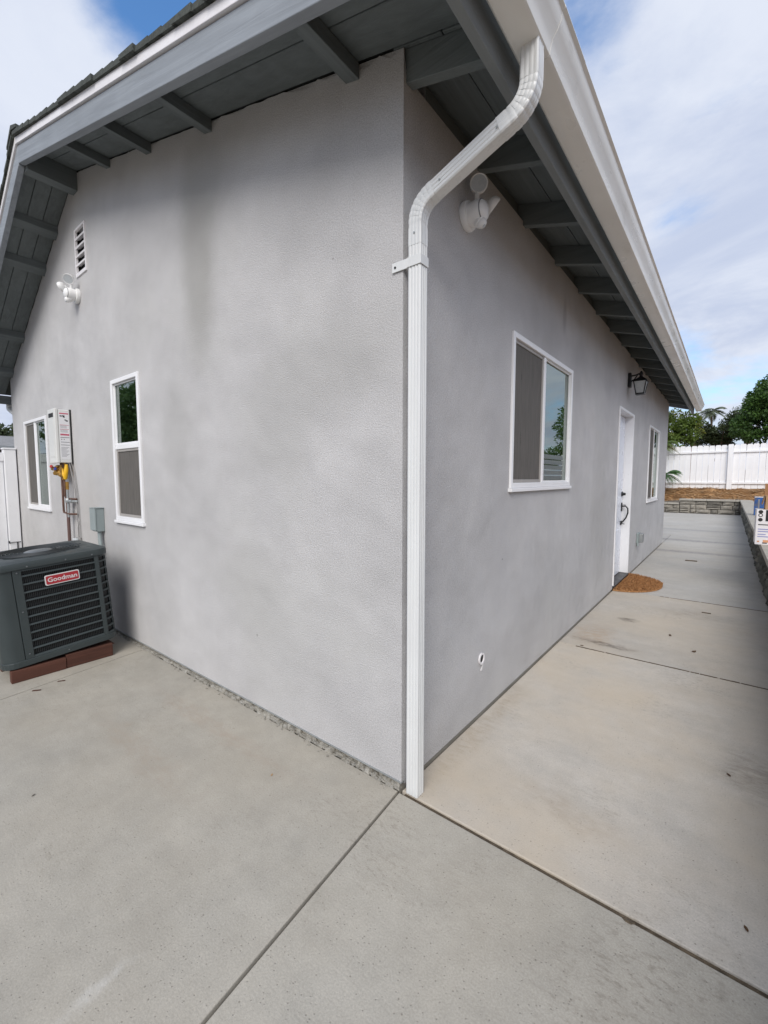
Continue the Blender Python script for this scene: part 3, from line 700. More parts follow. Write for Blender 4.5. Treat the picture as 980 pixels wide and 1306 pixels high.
# shingle courses: each course one strip, its rake end a separate shingle
for f, x_low, x_high, sgn in ((Lr, EX + .06, RX, -1), (Ll, LX - .04, RX, 1)):
    n = int(abs(x_high - x_low) / 0.125)
    for k in range(n):
        xa = x_low + sgn * 0.125 * k; xb = xa + sgn * 0.155
        if (xb - x_high) * sgn > 0: xb = x_high
        mb = MB(); jit = random.uniform(-.008, .004); p, q = min(xa, xb), max(xa, xb)
        def zt(x): return 0.071 + 0.010 * (1 - abs(x - xa) / 0.155)
        ya, yb = Y0 - .026 + jit, Y0 + 0.3
        mb.hexa([(p, ya, f(p) + .050), (q, ya, f(q) + .050), (q, yb, f(q) + .050), (p, yb, f(p) + .050), (p, ya, f(p) + zt(p)), (q, ya, f(q) + zt(q)), (q, yb, f(q) + zt(q)), (p, yb, f(p) + zt(p))])
        obj('shingle', mb, 'shingle', house)
        mb = MB(); mb.hexa([(p, yb + .004, f(p) + .050), (q, yb + .004, f(q) + .050), (q, Y1 + .02, f(q) + .050), (p, Y1 + .02, f(p) + .050), (p, yb + .004, f(p) + zt(p)), (q, yb + .004, f(q) + zt(q)), (q, Y1 + .02, f(q) + zt(q)), (p, Y1 + .02, f(p) + zt(p))])
        obj('shingle_course', mb, 'shingle', house)
k = 0
y = Y0 - .035
while y < Y1:
    mb = MB()
    mb.hexa([(RX - .14, y, Ll(RX - .14) + .085), (RX, y, Lr(RX) + .085), (RX, y + .24, Lr(RX) + .085), (RX - .14, y + .24, Ll(RX - .14) + .085), (RX - .14, y, Ll(RX - .14) + .105), (RX, y, Lr(RX) + .118), (RX, y + .24, Lr(RX) + .108), (RX - .14, y + .24, Ll(RX - .14) + .095)])
    mb.hexa([(RX, y, Lr(RX) + .085), (RX + .14, y, Lr(RX + .14) + .085), (RX + .14, y + .24, Lr(RX + .14) + .085), (RX, y + .24, Lr(RX) + .085), (RX, y, Lr(RX) + .118), (RX + .14, y, Lr(RX + .14) + .105), (RX + .14, y + .24, Lr(RX + .14) + .095), (RX, y + .24, Lr(RX) + .108)])
    obj('ridge_shingle', mb, 'shingle', house); y += 0.2

# gutter ---------------------------------------------------------------------
prof = [(0.398, 2.640), (0.402, 2.528), (0.408, 2.522), (0.478, 2.522), (0.486, 2.528), (0.489, 2.545), (0.494, 2.566), (0.508, 2.585), (0.518, 2.605), (0.520, 2.628), (0.530, 2.634), (0.528, 2.642), (0.516, 2.640), (0.508, 2.612), (0.485, 2.575), (0.478, 2.533), (0.410, 2.533), (0.405, 2.640)]
secs = [Y0 - 0.02, 0.08, 0.30, 3.4, 6.4, Y1 + .01]
gut = None
for k, (ya, yb) in enumerate(zip(secs, secs[1:])):
    mb = MB(); dx = 0.0012 * (k % 2)
    mb.prism([(p[0] + dx, p[1] - dx) for p in prof], lambda p, a: (p[0], a, p[1]), ya, yb)
    if gut is None: gut = obj('gutter', mb, 'gutter', house, smooth=True)
    else: obj('gutter_section', mb, 'gutter', gut, smooth=True)
for ye in (Y1 + .0105,):
    mb = MB(); mb.prism(prof[:12], lambda p, a: (p[0], a, p[1]), ye, ye + .003); obj('end_cap', mb, 'gutter', gut)
mb = MB(); mb.prism([(LX - .035 - (p[0] - .398), (p[1] - 2.64) * .7 + Ll(LX) + .01) for p in prof], lambda p, a: (p[0], a, p[1]), Y0 - .02, Y1)
obj('gutter', mb, 'gutter', house, smooth=True)

# downspout -------------------------------------------------------------------
def sweep(mb, path, sec):
    """sweep a section (u = in the x-z plane across the run, v = y) along a path in the plane y = const"""
    P_ = [Vector((p[0], 0, p[1])) for p in path]; n = len(sec); vs = []; fs = []
    for i, p in enumerate(P_):
        t = (P_[min(i + 1, len(P_) - 1)] - P_[max(i - 1, 0)]).normalized(); nn = Vector((t.z, 0, -t.x))
        s_ = path[i][2] if len(path[i]) > 2 else 1.0
        for u, v in sec: vs.append(p + nn * u * s_ + Vector((0, v * s_ + SPY * (1), 0)))
    for i in range(len(P_) - 1):
        for k in range(n): fs.append((i * n + k, i * n + (k + 1) % n, (i + 1) * n + (k + 1) % n, (i + 1) * n + k))
    fs += [tuple(range(n - 1, -1, -1)), tuple((len(P_) - 1) * n + k for k in range(n))]
    return mb.add(vs, fs)


SPY = 0.0215
HU, HV = 0.0275, 0.0245
def ribbed(hu, hv, ribs_u=(-.5, 0, .5), ribs_v=(-.45, 0, .45), d=0.0022):
    sec = []
    def side(p0, p1, nrm, ribs):
        p0 = Vector(p0); p1 = Vector(p1); nrm = Vector(nrm); L_ = (p1 - p0).length; out_ = []
        out_.append(p0 + (p1 - p0) * 0.08)
        for r_ in ribs:
            c = (r_ + 1) / 2
            for dc, dd in ((-.07, 0), (-.025, -d), (.025, -d), (.07, 0)): out_.append(p0 + (p1 - p0) * (c + dc) + nrm * dd)
        out_.append(p0 + (p1 - p0) * 0.92)
        return out_
    sec += side((-hu, -hv), (hu, -hv), (0, -1), ribs_u); sec += side((hu, -hv), (hu, hv), (1, 0), ribs_v)
    sec += side((hu, hv), (-hu, hv), (0, 1), ribs_u); sec += side((-hu, hv), (-hu, -hv), (-1, 0), ribs_v)
    return [(p.x, p.y) for p in sec]


sec = ribbed(HU, HV); xc = 0.0505
mb = MB(); sweep(mb, [(xc, 0.002), (xc, 2.10)], sec)
spout = obj('downspout', mb, 'spout', house, smooth=True)


run_sec = ribbed(HU, HV, (-.5, 0, .5), ())


def arc(c, r, a0, a1, n): return [(c[0] + r * math.cos(R(a0 + (a1 - a0) * i / n)), c[1] + r * math.sin(R(a0 + (a1 - a0) * i / n))) for i in range(n + 1)]


TILT = 70.0      # turn of the elbows from the vertical
r = 0.085
low = [(xc, 2.085)] + arc((xc + r, 2.165), r, 180, 180 - TILT, 6)
e = low[-1]; t = Vector((math.sin(R(TILT)), 0, math.cos(R(TILT))))
# crimped rings: alternating size along the bend
def crimp(path, dense=3, amp=0.05):
    out_ = []
    P_ = [Vector((p[0], p[1], 0)) for p in path]
    for a, b in zip(P_, P_[1:]):
        for k, sc_ in ((0.0, 1.03), (.74, 1.025), (.84, .985), (.94, .995)): q = a.lerp(b, k); out_.append((q.x, q.y, sc_))
    out_.append((P_[-1].x, P_[-1].y, 1.03)); return out_
low.append((e[0] + t.x * .02, e[1] + t.z * .02))
smooth_sec = ribbed(HU, HV, (-.5, 0, .5), (-.45, 0, .45), .0014)
mb = MB(); sweep(mb, crimp(low), smooth_sec); obj('elbow', mb, 'spout', spout, smooth=True)
top_c = (0.455 - r, 0)
# straight run up to the upper elbow
run0 = Vector((low[-1][0], 0, low[-1][1])); RUN = (0.455 - r * (1 - math.cos(R(TILT))) - run0.x) / t.x
run1 = run0 + t * RUN
up = arc((run1.x - t.z * r, run1.z + t.x * r), r, -TILT + 0, 0, 6)
up = [(p[0], p[1]) for p in up]
mb = MB(); sweep(mb, [(run0.x - t.x * .012, run0.z - t.z * .012), (run1.x - t.x * .03, run1.z - t.z * .03)], [(u * .985, v * .985) for u, v in run_sec]); obj('spout_run', mb, 'spout', spout, smooth=True)
end = up[-1]
upp = [(run1.x - t.x * .04, run1.z - t.z * .04)] + up + [(end[0], max(end[1] + .02, 2.531))]
mb = MB(); sweep(mb, crimp(upp), smooth_sec); obj('elbow', mb, 'spout', spout, smooth=True)
mb = MB().box(xc - HU - .002, xc + HU + .0025, SPY - HV - .0035, SPY - HV - .0008, 2.012, 2.046).box(xc + HU + .0008, xc + HU + .0035, SPY - HV - .0035, SPY + HV, 2.012, 2.046).box(-0.046, xc - HU - .002, -0.0065, -0.003, 2.010, 2.044)
strap = obj('strap', mb, 'spout', spout, bevel=0.001)
obj('screw', MB().lathe([(0.0045, 0), (0.004, .003), (0.001, .004)], (-0.031, -0.0065, 2.026), (0, -1, 0), 10), 'black', strap)
for px, pz in ((xc, 2.125), (low[-1][0] + .03 * t.x, low[-1][1] + .03 * t.z), (run1.x - .04, run1.z - .02)):
    obj('screw', MB().lathe([(0.004, 0), (0.003, .0025)], (px, SPY - HV - .0005, pz), (0, -1, 0), 10), 'steel', spout)
mb = MB(); mb.tube([(LX - .07, .05, Ll(LX) - .07), (LX - .07, .05, Ll(LX) - .14), (X_FAR - .05, .05, Ll(LX) - .24), (X_FAR - .045, .05, Ll(LX) - .30), (X_FAR - .045, .05, 0.05)], 0.03, 8); obj('downspout', mb, 'gutter', house, smooth=True)

# ------------------------------------------------------------------ fittings on the walls
# pipe stub low on the long wall
t_ = thing('pipe_stub', 'small open white pipe stub low in the long wall near the downspout', 'pipe', (0.0, 0.695, 0.312))
mb = MB(); ring = [(0.017, 0.001), (0.026, 0.001), (0.026, 0.006), (0.017, 0.006), (0.017, 0.0005)]
mb.lathe([(0.029, 0.0), (0.031, 0.008), (0.022, 0.008), (0.021, 0.001)], (0.0005, 0.70, 0.312), (1, 0, 0), 18); obj('collar', mb, 'white_trim', t_, smooth=True)
obj('opening', MB().lathe([(0.0215, 0.0), (0.0210, 0.0025)], (0.001, 0.70, 0.312), (1, 0, 0), 16), 'ac_coil', t_)
mb = MB().hexa([(.0006, .695, .248), (.0006, .713, .248), (.0006, .713, .250), (.0006, .695, .250), (.006, .695, .248), (.006, .713, .248), (.006, .730, .295), (.006, .712, .288)]); obj('caulk', mb, 'badge_white', t_)

# outlet box beyond the door
t_ = thing('outlet_box', 'small grey outdoor outlet box low on the wall beyond the door', 'outlet', (0.0, 5.55, 0.41))
obj('back_plate', MB().box(0.001, 0.03, 5.46, 5.62, 0.36, 0.50), 'box_grey', t_, bevel=0.004)
obj('cover', MB().box(0.03, 0.075, 5.48, 5.60, 0.37, 0.49), 'steel', t_, bevel=0.006)
obj('conduit', MB().tube([(0.02, 5.47, 0.36), (0.02, 5.465, 0.32)], 0.012, 8), 'box_grey', t_)


def security_light(name, label, wall, a, z, aims):
    """two round heads and a sensor on a wall base"""
    f = PL(wall); base = Vector(f(a, 0, z)); outv = (Vector(f(a, 1, z)) - base)
    al = Vector(f(1, 0, 0)) - Vector(f(0, 0, 0)); upv = Vector((0, 0, 1))
    t = thing(name, label, 'security light', base, 'security lights on the house walls')
    W = lambda q, d, h: base + al * q + outv * d + upv * h
    mb = MB().lathe([(0.060, 0.001), (0.062, 0.014), (0.058, 0.026), (0.046, 0.028)], base, outv, 24); obj('base', mb, 'light_body', t, smooth=True)
    mb = MB().lathe([(0.047, 0.026), (0.049, 0.06), (0.046, 0.082), (0.032, 0.098), (0.008, 0.104)], base, outv, 24); body = obj('body', mb, 'light_body', t, smooth=True)
    mb = MB().lathe([(0.027, 0), (0.027, 0.016), (0.023, 0.018), (0.023, 0.024), (0.018, 0.032), (0.010, 0.039), (0.003, 0.041)], W(0, 0.066, -0.034), outv * 0.6 - upv * 0.8, 20); obj('motion_sensor', mb, 'light_body', t, smooth=True)
    obj('seam_ring', MB().lathe([(0.0455, 0.0825), (0.0465, 0.0845), (0.0445, 0.0865)], base, outv, 24), 'print_grey', t)
    mb = MB().lathe([(0.008, 0), (0.007, 0.002)], W(0, 0.066, -0.034) + (outv * 0.6 - upv * 0.8).normalized() * .040, outv * 0.6 - upv * 0.8, 12); obj('sensor_window', mb, 'lens', t)
    for q, d, h, aim in aims:
        c = W(q, d, h); v = (al * aim[0] + outv * aim[1] + upv * aim[2]).normalized()
        mb = MB().lathe([(0.012, -0.030), (0.026, -0.026), (0.037, -0.012), (0.0395, 0.004), (0.037, 0.009), (0.034, 0.006)], c, v, 24)
        head = obj('lamp_head', mb, 'light_body', t, smooth=True)
        obj('lens', MB().lathe([(0.0335, 0.0055), (0.033, 0.007)], c, v, 24), 'lens', head)
        mb = MB().tube([W(q * 0.35, 0.052, 0.03 if h > 0.05 else 0.018), W(q * .6, 0.055, 0.02 + h * .45), c - v * 0.024], 0.010, 8); obj('arm', mb, 'light_body', t, smooth=True)
    return t


security_light('security_light', 'white twin-head security light under the eave beside the downspout', 'x', 0.47, 2.405,
               [(-0.0, 0.062, 0.118, (-0.85, 0.55, -0.15)), (0.095, 0.085, 0.062, (0.55, 0.5, -0.55))])
security_light('security_light', 'white twin-head security light below the gable vent', 'y', -3.33, 2.755,
               [(0.035, 0.075, 0.105, (0.75, 0.55, -0.55)), (-0.06, 0.10, 0.06, (-0.7, 0.6, -0.4))])

# wall lantern -----------------------------------------------------------
lan = thing('wall_lantern', 'black wall lantern with tapered glass above the front door', 'wall lamp', (0.0, 4.43, 2.36))
mb = MB(); mb.prism([(4.385, 2.30), (4.475, 2.30), (4.48, 2.40), (4.475, 2.452), (4.45, 2.462), (4.41, 2.462), (4.385, 2.452), (4.38, 2.40)], lambda p, a: (a, p[0], p[1]), 0.001, 0.028)
obj('back_plate', mb, 'black', lan, bevel=0.004)
mb = MB().tube([(0.02, 4.43, 2.425), (0.07, 4.43, 2.43), (0.125, 4.43, 2.445)], 0.009, 8).tube([(0.02, 4.43, 2.36), (0.06, 4.43, 2.385), (0.09, 4.43, 2.428)], 0.007, 8)
obj('arm', mb, 'black', lan, smooth=True)
def sq(c, h, z): return [(c[0] - h, c[1] - h, z), (c[0] + h, c[1] - h, z), (c[0] + h, c[1] + h, z), (c[0] - h, c[1] + h, z)]
cc = (0.125, 4.43)
mb = MB().hexa(sq(cc, .075, 2.352) + sq(cc, .022, 2.40)).lathe([(0.02, 0), (0.016, .02), (0.022, .028), (0.018, .05), (0.005, .07)], (cc[0], cc[1], 2.40), (0, 0, 1), 12)
obj('cap', mb, 'black', lan, bevel=0.002)
mb = MB().hexa(sq(cc, .036, 2.222) + sq(cc, .060, 2.350)); obj('lamp_glass', mb, 'lamp_glass', lan)
mb = MB().hexa(sq(cc, .045, 2.205) + sq(cc, .044, 2.221))
for sx in (-1, 1):
    for sy in (-1, 1): mb.tube([(cc[0] + sx * .039, cc[1] + sy * .039, 2.218), (cc[0] + sx * .064, cc[1] + sy * .064, 2.356)], 0.006, 6)
obj('cage', mb, 'black', lan)

# water heater --------------------------------------------------------------
X0, X1_, Z0, Z1 = -3.86, -3.665, 1.39, 1.855
wh = thing('water_heater', 'white wall-mounted tankless water heater with a printed label on its side', 'water heater', (-3.76, 0, Z0))
obj('case', MB().box(X0, X1_, -0.100, -0.012, Z0, Z1), 'heater', wh, bevel=0.006)
obj('front_cover', MB().box(X0 - .004, X1_ + .003, -0.126, -0.1005, Z0 - .004, Z1 + .008), 'heater', wh, bevel=0.006)
obj('front_panel', MB().box(X0 + .035, X1_ - .03, -0.129, -0.1255, Z0 + .05, Z1 - .09), 'heater', wh, bevel=0.002)
obj('exhaust_vent', MB().box(X0 + .035, X1_ - .035, -0.1285, -0.1258, Z1 - .065, Z1 - .03), 'print_black', wh)
obj('wall_bracket', MB().box(X0 + .02, X1_ - .0, -0.012, -0.001, Z0 - .01, Z1 + .006), 'black', wh)
obj('label', MB().box(X1_ + .0005, X1_ + .0015, -0.094, -0.020, Z0 + .03, Z1 - .02), 'label', wh)
mb = MB(); xq = X1_ + .0016
def strip(y0, y1, z0, z1, mi): mb.box(xq, xq + .0004, y0, y1, z0, z1, mi)
H_ = Z1 - Z0
zr = lambda u: Z1 - .02 - u * (H_ - .05)
for u0, u1, mi in ((.02, .045, 0), (.27, .278, 0), (.36, .368, 0), (.46, .495, 0), (.53, .545, 1), (.63, .642, 1), (.69, .702, 1)): strip(-.090, -.024, zr(u1), zr(u0), mi)
for k in range(9): strip(-.088, -.030 - .01 * (k % 3), zr(.752 + k * .024), zr(.745 + k * .024), 1)
for k in range(3): strip(-.088, -.04, zr(.295 + k * .02), zr(.289 + k * .02), 1); strip(-.088, -.034, zr(.385 + k * .02), zr(.379 + k * .02), 1)
for y0, y1, u0, u1 in ((-.088, -.072, .075, .10), (-.070, -.052, .07, .095), (-.064, -.050, .095, .115), (-.054, -.040, .155, .175), (-.045, -.028, .17, .195), (-.086, -.078, .57, .585), (-.066, -.060, .57, .585)): strip(y0, y1, zr(u1), zr(u0), 2)
obj('label_print', mb, ['print_red', 'print_grey', 'print_black'], wh)
pp = MB()
pp.tube([(-3.80, -.060, Z0), (-3.80, -.060, 1.30)], .011, 8).tube([(-3.76, -.055, Z0), (-3.76, -.055, 1.26)], .011, 8)
pp.tube([(-3.80, -.06, 1.33), (-3.80, -.06, 0.955), (-3.79, -.06, 0.94), (-3.66, -.05, 0.93), (-3.60, -.012, 0.93)], .009, 8)
pp.tube([(-3.755, -.055, 1.30), (-3.755, -.055, 1.09), (-3.74, -.05, 1.07), (-3.66, -.04, 1.065), (-3.60, -.012, 1.065)], .009, 8)
obj('copper_pipe', pp, 'copper', wh, smooth=True)
vb = MB()
for x_, y_, z_ in ((-3.83, -.075, 1.345), (-3.80, -.065, 1.32), (-3.775, -.07, 1.30), (-3.76, -.06, 1.33), (-3.745, -.06, 1.285), (-3.79, -.055, 1.355)):
    vb.lathe([(.016, -.024), (.021, -.02), (.021, .02), (.016, .024)], (x_, y_, z_), (random.uniform(-.5, .5), random.uniform(-.3, .3), 1), 8)
vb.tube([(-3.86, -.08, 1.33), (-3.80, -.065, 1.32)], .009, 8).tube([(-3.70, -.05, 1.22), (-3.70, -.05, 1.15)], .013, 8).tube([(-3.72, -.052, Z0), (-3.72, -.052, 1.33)], .010, 8)
vb.tube([(-3.85, -.085, 1.325), (-3.80, -.10, 1.31), (-3.76, -.07, 1.285), (-3.75, -.06, 1.24)], .012, 8)
vb.tube([(-3.90, -.10, 1.340), (-3.84, -.10, 1.335), (-3.79, -.085, 1.325)], .012, 8).tube([(-3.87, -.10, 1.30), (-3.81, -.09, 1.29), (-3.78, -.07, 1.27)], .010, 8).lathe([(.016, -.02), (.019, 0), (.016, .02)], (-3.87, -.10, 1.34), (1, .2, .1), 8).lathe([(.014, -.03), (.017, 0), (.014, .03)], (-3.83, -.095, 1.31), (.1, .2, 1), 8)
obj('brass_valve', vb, 'brass', wh, smooth=True)
obj('red_knob', MB().lathe([(.012, 0), (.015, .006), (.012, .012)], (-3.86, -.115, 1.358), (0.6, -1, .2), 10), 'red_knob', wh, smooth=True)
obj('blue_knob', MB().lathe([(.012, 0), (.015, .006), (.012, .012)], (-3.79, -.105, 1.335), (0.6, -1, .2), 10), 'blue_knob', wh, smooth=True)
gl = MB().tube([(-3.685, -.052, Z0 - .015), (-3.682, -.055, 1.33), (-3.69, -.06, 1.28), (-3.705, -.058, 1.245)], [.012, .017, .017, .013], 10).tube([(-3.745, -.062, 1.335), (-3.725, -.066, 1.29), (-3.708, -.060, 1.25)], [.009, .013, .012], 10)
obj('gas_connector', gl, 'yellow', wh, smooth=True)
st = MB().tube([(-3.70, -.05, 1.16), (-3.70, -.05, 0.90)], .011, 10).lathe([(.02, -.02), (.024, -.01), (.024, .01), (.02, .02)], (-3.70, -.05, 1.05), (0, 0, 1), 10).tube([(-3.70, -.05, 1.04), (-3.64, -.035, 1.045), (-3.60, -.004, 1.045)], .010, 8).lathe([(.014, -.02), (.017, 0), (.014, .02)], (-3.655, -.04, 1.045), (1, .2, 0), 8)
obj('gas_valve', st, 'steel', wh, smooth=True)
obj('drain_pipe', MB().tube([(-3.735, -.045, 1.08), (-3.735, -.045, 0.02)], .0135, 10), 'brown_pipe', wh, smooth=True)
obj('power_cord', MB().tube([(-3.68, -.03, Z0), (-3.655, -.02, 1.27), (-3.625, -.014, 1.15), (-3.61, -.012, 1.05), (-3.60, -.012, 0.95), (-3.607, -.014, 0.88), (-3.585, -.012, 0.84), (-3.60, -.012, 0.80), (-3.60, -.012, 0.72)], .005, 6).tube([(-3.66, -.02, Z0), (-3.62, -.008, 1.28), (-3.575, -.008, 1.10), (-3.56, -.008, 0.9), (-3.55, -.008, 0.6)], .003, 5), 'cable', wh, smooth=True)

ob = thing('outlet_box', 'clear covered wall outlet under the water heater, just above the air conditioner', 'outlet', (-3.60, 0, 0.62))
obj('back_plate', MB().box(-3.65, -3.555, -.022, -.001, .60, .72), 'cable', ob, bevel=.004)
obj('cover', MB().box(-3.645, -3.56, -.05, -.0225, .605, .715), 'lens', ob, bevel=.008)

eb = thing('disconnect_box', 'grey electrical disconnect box on the gable wall above the air conditioner', 'electrical box', (-3.05, 0, 0.82))
obj('case', MB().box(-3.105, -3.0, -.058, -.001, .82, 1.005), 'box_grey', eb, bevel=.003)
obj('cover', MB().box(-3.108, -2.997, -.072, -.0585, .83, 1.008), 'box_grey', eb, bevel=.004)
obj('lid_lip', MB().box(-3.108, -2.996, -.074, -.001, 1.0085, 1.014), 'box_grey', eb)
obj('conduit', MB().tube([(-3.03, -.03, .82), (-3.03, -.03, .78), (-3.005, -.035, .70), (-2.985, -.06, .55), (-2.98, -.17, .42)], .014, 10).tube([(-3.055, -.03, .82), (-3.05, -.03, .74), (-3.03, -.03, .62), (-3.02, -.1, .5)], .008, 8), 'box_grey', eb, smooth=True)

# ------------------------------------------------------------------ air conditioner
AX1, AX0, AY0, AY1, AZ0, AZ1 = -2.392, -3.00, -0.782, -0.150, 0.098, 0.694
ac = thing('air_conditioner', 'dark grey square air conditioner with a red badge on a wooden base', 'air conditioner', ((AX0 + AX1) / 2, (AY0 + AY1) / 2, AZ0))
def rrect(x0, x1, y0, y1, r, n=5):
    pts = []
    for cx, cy, a in ((x1 - r, y1 - r, 0), (x0 + r, y1 - r, 90), (x0 + r, y0 + r, 180), (x1 - r, y0 + r, 270)):
        for i in range(n + 1): b = R(a + 90 * i / n); pts.append((cx + r * math.cos(b), cy + r * math.sin(b)))
    return pts
rr = 0.075
obj('coil', MB().prism(rrect(AX0 + .02, AX1 - .02, AY0 + .02, AY1 - .02, rr - .02), lambda p, a: (p[0], p[1], a), AZ0 + .01, AZ1), 'ac_coil', ac)
obj('base_pan', MB().prism(rrect(AX0 - .004, AX1 + .004, AY0 - .004, AY1 + .004, rr), lambda p, a: (p[0], p[1], a), AZ0 - .012, AZ0 + .028), 'ac', ac, bevel=.004)
# solid service panel: wraps the near left corner and the side facing the camera's back
prf = rrect(AX0, AX1, AY0, AY1, rr, 8); per = []
poly_out = [(AX1, AY0 + .105)] + [p for p in prf if p[0] > AX1 - rr - 1e-6 and p[1] < AY0 + rr + 1e-6][::-1] + [(AX0 + .3, AY0)]
poly_in = [(AX1 - .012, AY0 + .105)] + [(p[0] - .012 * (p[0] - (AX1 - rr)) / rr, p[1] + .012 * ((AY0 + rr) - p[1]) / rr) for p in poly_out[1:-1]] + [(AX0 + .3, AY0 + .012)]
mb = MB(); n = len(poly_out)
vs = [(x, y, z) for z in (AZ0 + .0285, AZ1 - .001) for x, y in poly_out + poly_in]
fs = []
for i in range(n - 1):
    fs += [(i, i + 1, 2 * n + i + 1, 2 * n + i), (n + i + 1, n + i, 3 * n + i, 3 * n + i + 1), (i, n + i, n + i + 1, i + 1), (2 * n + i, 2 * n + i + 1, 3 * n + i + 1, 3 * n + i)]
fs += [(0, 2 * n, 3 * n, n), (n - 1, 2 * n - 1, 4 * n - 1, 3 * n - 1)]
mb.add(vs, fs); obj('service_panel', mb, 'ac', ac, smooth=True)
# post strips at both ends of the front grille and round the far corner
for q in ((AX1 - .012, AX1 + .002, AY0 + .109, AY0 + .152), (AX1 - .012, AX1 + .002, AY1 - rr - .012, AY1 - rr + .014), (AX1 - rr - .012, AX1 - rr + .012, AY1 - .012, AY1 + .002)):
    obj('corner_post', MB().box(*q, AZ0 + .0285, AZ1 - .001), 'ac', ac, bevel=.002)
NB = 11; ph = (AZ1 - AZ0 - .0285) / (NB)
corner = [p for p in prf if p[0] > AX1 - rr - 1e-6 and p[1] > AY1 - rr - 1e-6]
for k in range(NB + 1):
    z = AZ0 + .030 + ph * k; h = .0085 if 0 < k < NB else .012
    if k == NB: z = AZ1 - .014
    pts_o = [(AX1 + .001, AY0 + .150), (AX1 + .001, AY1 - rr)] + [(p[0] + .001, p[1] + .001) for p in corner] + [(AX0 + .06, AY1 + .001)]
    vs = []; n = len(pts_o)
    for j, (dz, din) in enumerate(((0, 0), (h, -.004), (h, -.013), (0, -.013))):
        for x, y in pts_o:
            nx = 1 if y < AY1 - rr + 1e-3 else (0 if x < AX1 - rr + 1e-3 else (x - (AX1 - rr)) / rr)
            ny = 0 if y < AY1 - rr + 1e-3 else (1 if x < AX1 - rr + 1e-3 else (y - (AY1 - rr)) / rr)
            vs.append((x + nx * din, y + ny * din, z + dz))
    fs = [(j * n + i, j * n + i + 1, ((j + 1) % 4) * n + i + 1, ((j + 1) % 4) * n + i) for j in range(4) for i in range(n - 1)] + [(0, n, 2 * n, 3 * n), (n - 1, 2 * n - 1, 3 * n - 1, 4 * n - 1)]
    obj('louver', MB().add(vs, fs), 'ac', ac, smooth=True)
mb = MB(); y = AY0 + .158
while y < AY1 - rr - .014:
    mb.box(AX1 - .0165, AX1 - .0135, y, y + .0028, AZ0 + .03, AZ1 - .004); y += .0098
y = AX1 - rr - .014
while y > AX0 + .06:
    mb.box(y - .0028, y, AY1 - .0165, AY1 - .0135, AZ0 + .03, AZ1 - .004); y -= .0098
for p in corner[1:-1]:
    mb.box(p[0] - .018, p[0] - .014, p[1] - .018, p[1] - .014, AZ0 + .03, AZ1 - .004)
stuff(obj('coil_guard', mb, 'ac_wire', ac))
# lid: rounded square with a round well
N = 40; lid = MB(); cx, cy = (AX0 + AX1) / 2, (AY0 + AY1) / 2
def ring_sq(grow, r_):
    pts = rrect(AX0 - grow, AX1 + grow, AY0 - grow, AY1 + grow, r_, 9); return pts
outer = ring_sq(.010, rr + .008); n = len(outer)
ang = [math.atan2(p[1] - cy, p[0] - cx) for p in outer]
def circ(r_): return [(cx + r_ * math.cos(a), cy + r_ * math.sin(a)) for a in ang]
inner = ring_sq(-.006, rr)
rings = [(ring_sq(.010, rr + .008), AZ1), (ring_sq(.012, rr + .010), AZ1 + .028), (ring_sq(.006, rr + .004), AZ1 + .040), (ring_sq(-.03, rr), AZ1 + .048), (circ(.262), AZ1 + .052), (circ(.252), AZ1 + .050), (circ(.235), AZ1 + .018), (circ(.205), AZ1 + .006), (circ(.12), AZ1 + .001)]
vs = [(p[0], p[1], z) for rg, z in rings for p in rg]
fs = [(j * n + i, j * n + (i + 1) % n, (j + 1) * n + (i + 1) % n, (j + 1) * n + i) for j in range(len(rings) - 1) for i in range(n)] + [tuple((len(rings) - 1) * n + i for i in range(n))]
obj('lid', lid.add(vs, fs), 'ac', ac, smooth=True, recalc=True)
fg = MB()
for k in range(9):
    r_ = .07 + .02 * k; fg.tube([(cx + r_ * math.cos(2 * math.pi * i / 32), cy + r_ * math.sin(2 * math.pi * i / 32), AZ1 + .056 - .006 * (1 - r_ / .25)) for i in range(33)], .0022, 4)
for k in range(16):
    a = 2 * math.pi * k / 16; fg.tube([(cx + .06 * math.cos(a), cy + .06 * math.sin(a), AZ1 + .046), (cx + .25 * math.cos(a), cy + .25 * math.sin(a), AZ1 + .052)], .0022, 4)
obj('fan_guard', fg, 'ac_wire', ac, smooth=True)
obj('fan_motor', MB().lathe([(.085, 0), (.085, .028), (.07, .036), (.02, .040)], (cx, cy, AZ1 + .018), (0, 0, 1), 28), 'ac_motor', ac, smooth=True)
by, bz = -0.428, 0.592
bd = MB().prism(rrect(by - .094, by + .094, bz - .033, bz + .033, .010, 4), lambda p, a: (a, p[0], p[1]), AX1 + .0015, AX1 + .007)
badge = obj('badge', bd, 'badge_white', ac, bevel=.001)
obj('badge_field', MB().prism(rrect(by - .088, by + .088, bz - .027, bz + .027, .008, 4), lambda p, a: (a, p[0], p[1]), AX1 + .0072, AX1 + .0080), 'badge_red', badge)
Mx = Matrix.Translation((AX1 + .0085, by, bz)) @ Matrix(((0, 0, 1, 0), (1, 0, 0, 0), (0, 1, 0, 0), (0, 0, 0, 1))) @ Matrix.Diagonal((1.0, 1, 1, 1))
text_into('Goodman', 0.040, Mx, 'lettering', 'badge_white', badge, .0006, 0.0006)
for yy, zz_ in ((AY0 + .13, AZ0 + .06), (AY0 + .13, AZ0 + .33), (AY0 + .13, AZ1 - .02), (-.4, AZ1 + .012), (-.6, AZ1 + .012), (-.25, AZ1 + .012), (-.45, AZ0 + .008)):
    obj('screw', MB().lathe([(.005, 0), (.004, .003)], (AX1 + (.012 if zz_ > AZ1 else .003), yy, zz_), (1, 0, 0), 8), 'ac_motor', ac)

ac.rotation_euler = (R(4.3), 0, 0); ac.location.z += .016      # the unit stands out of level

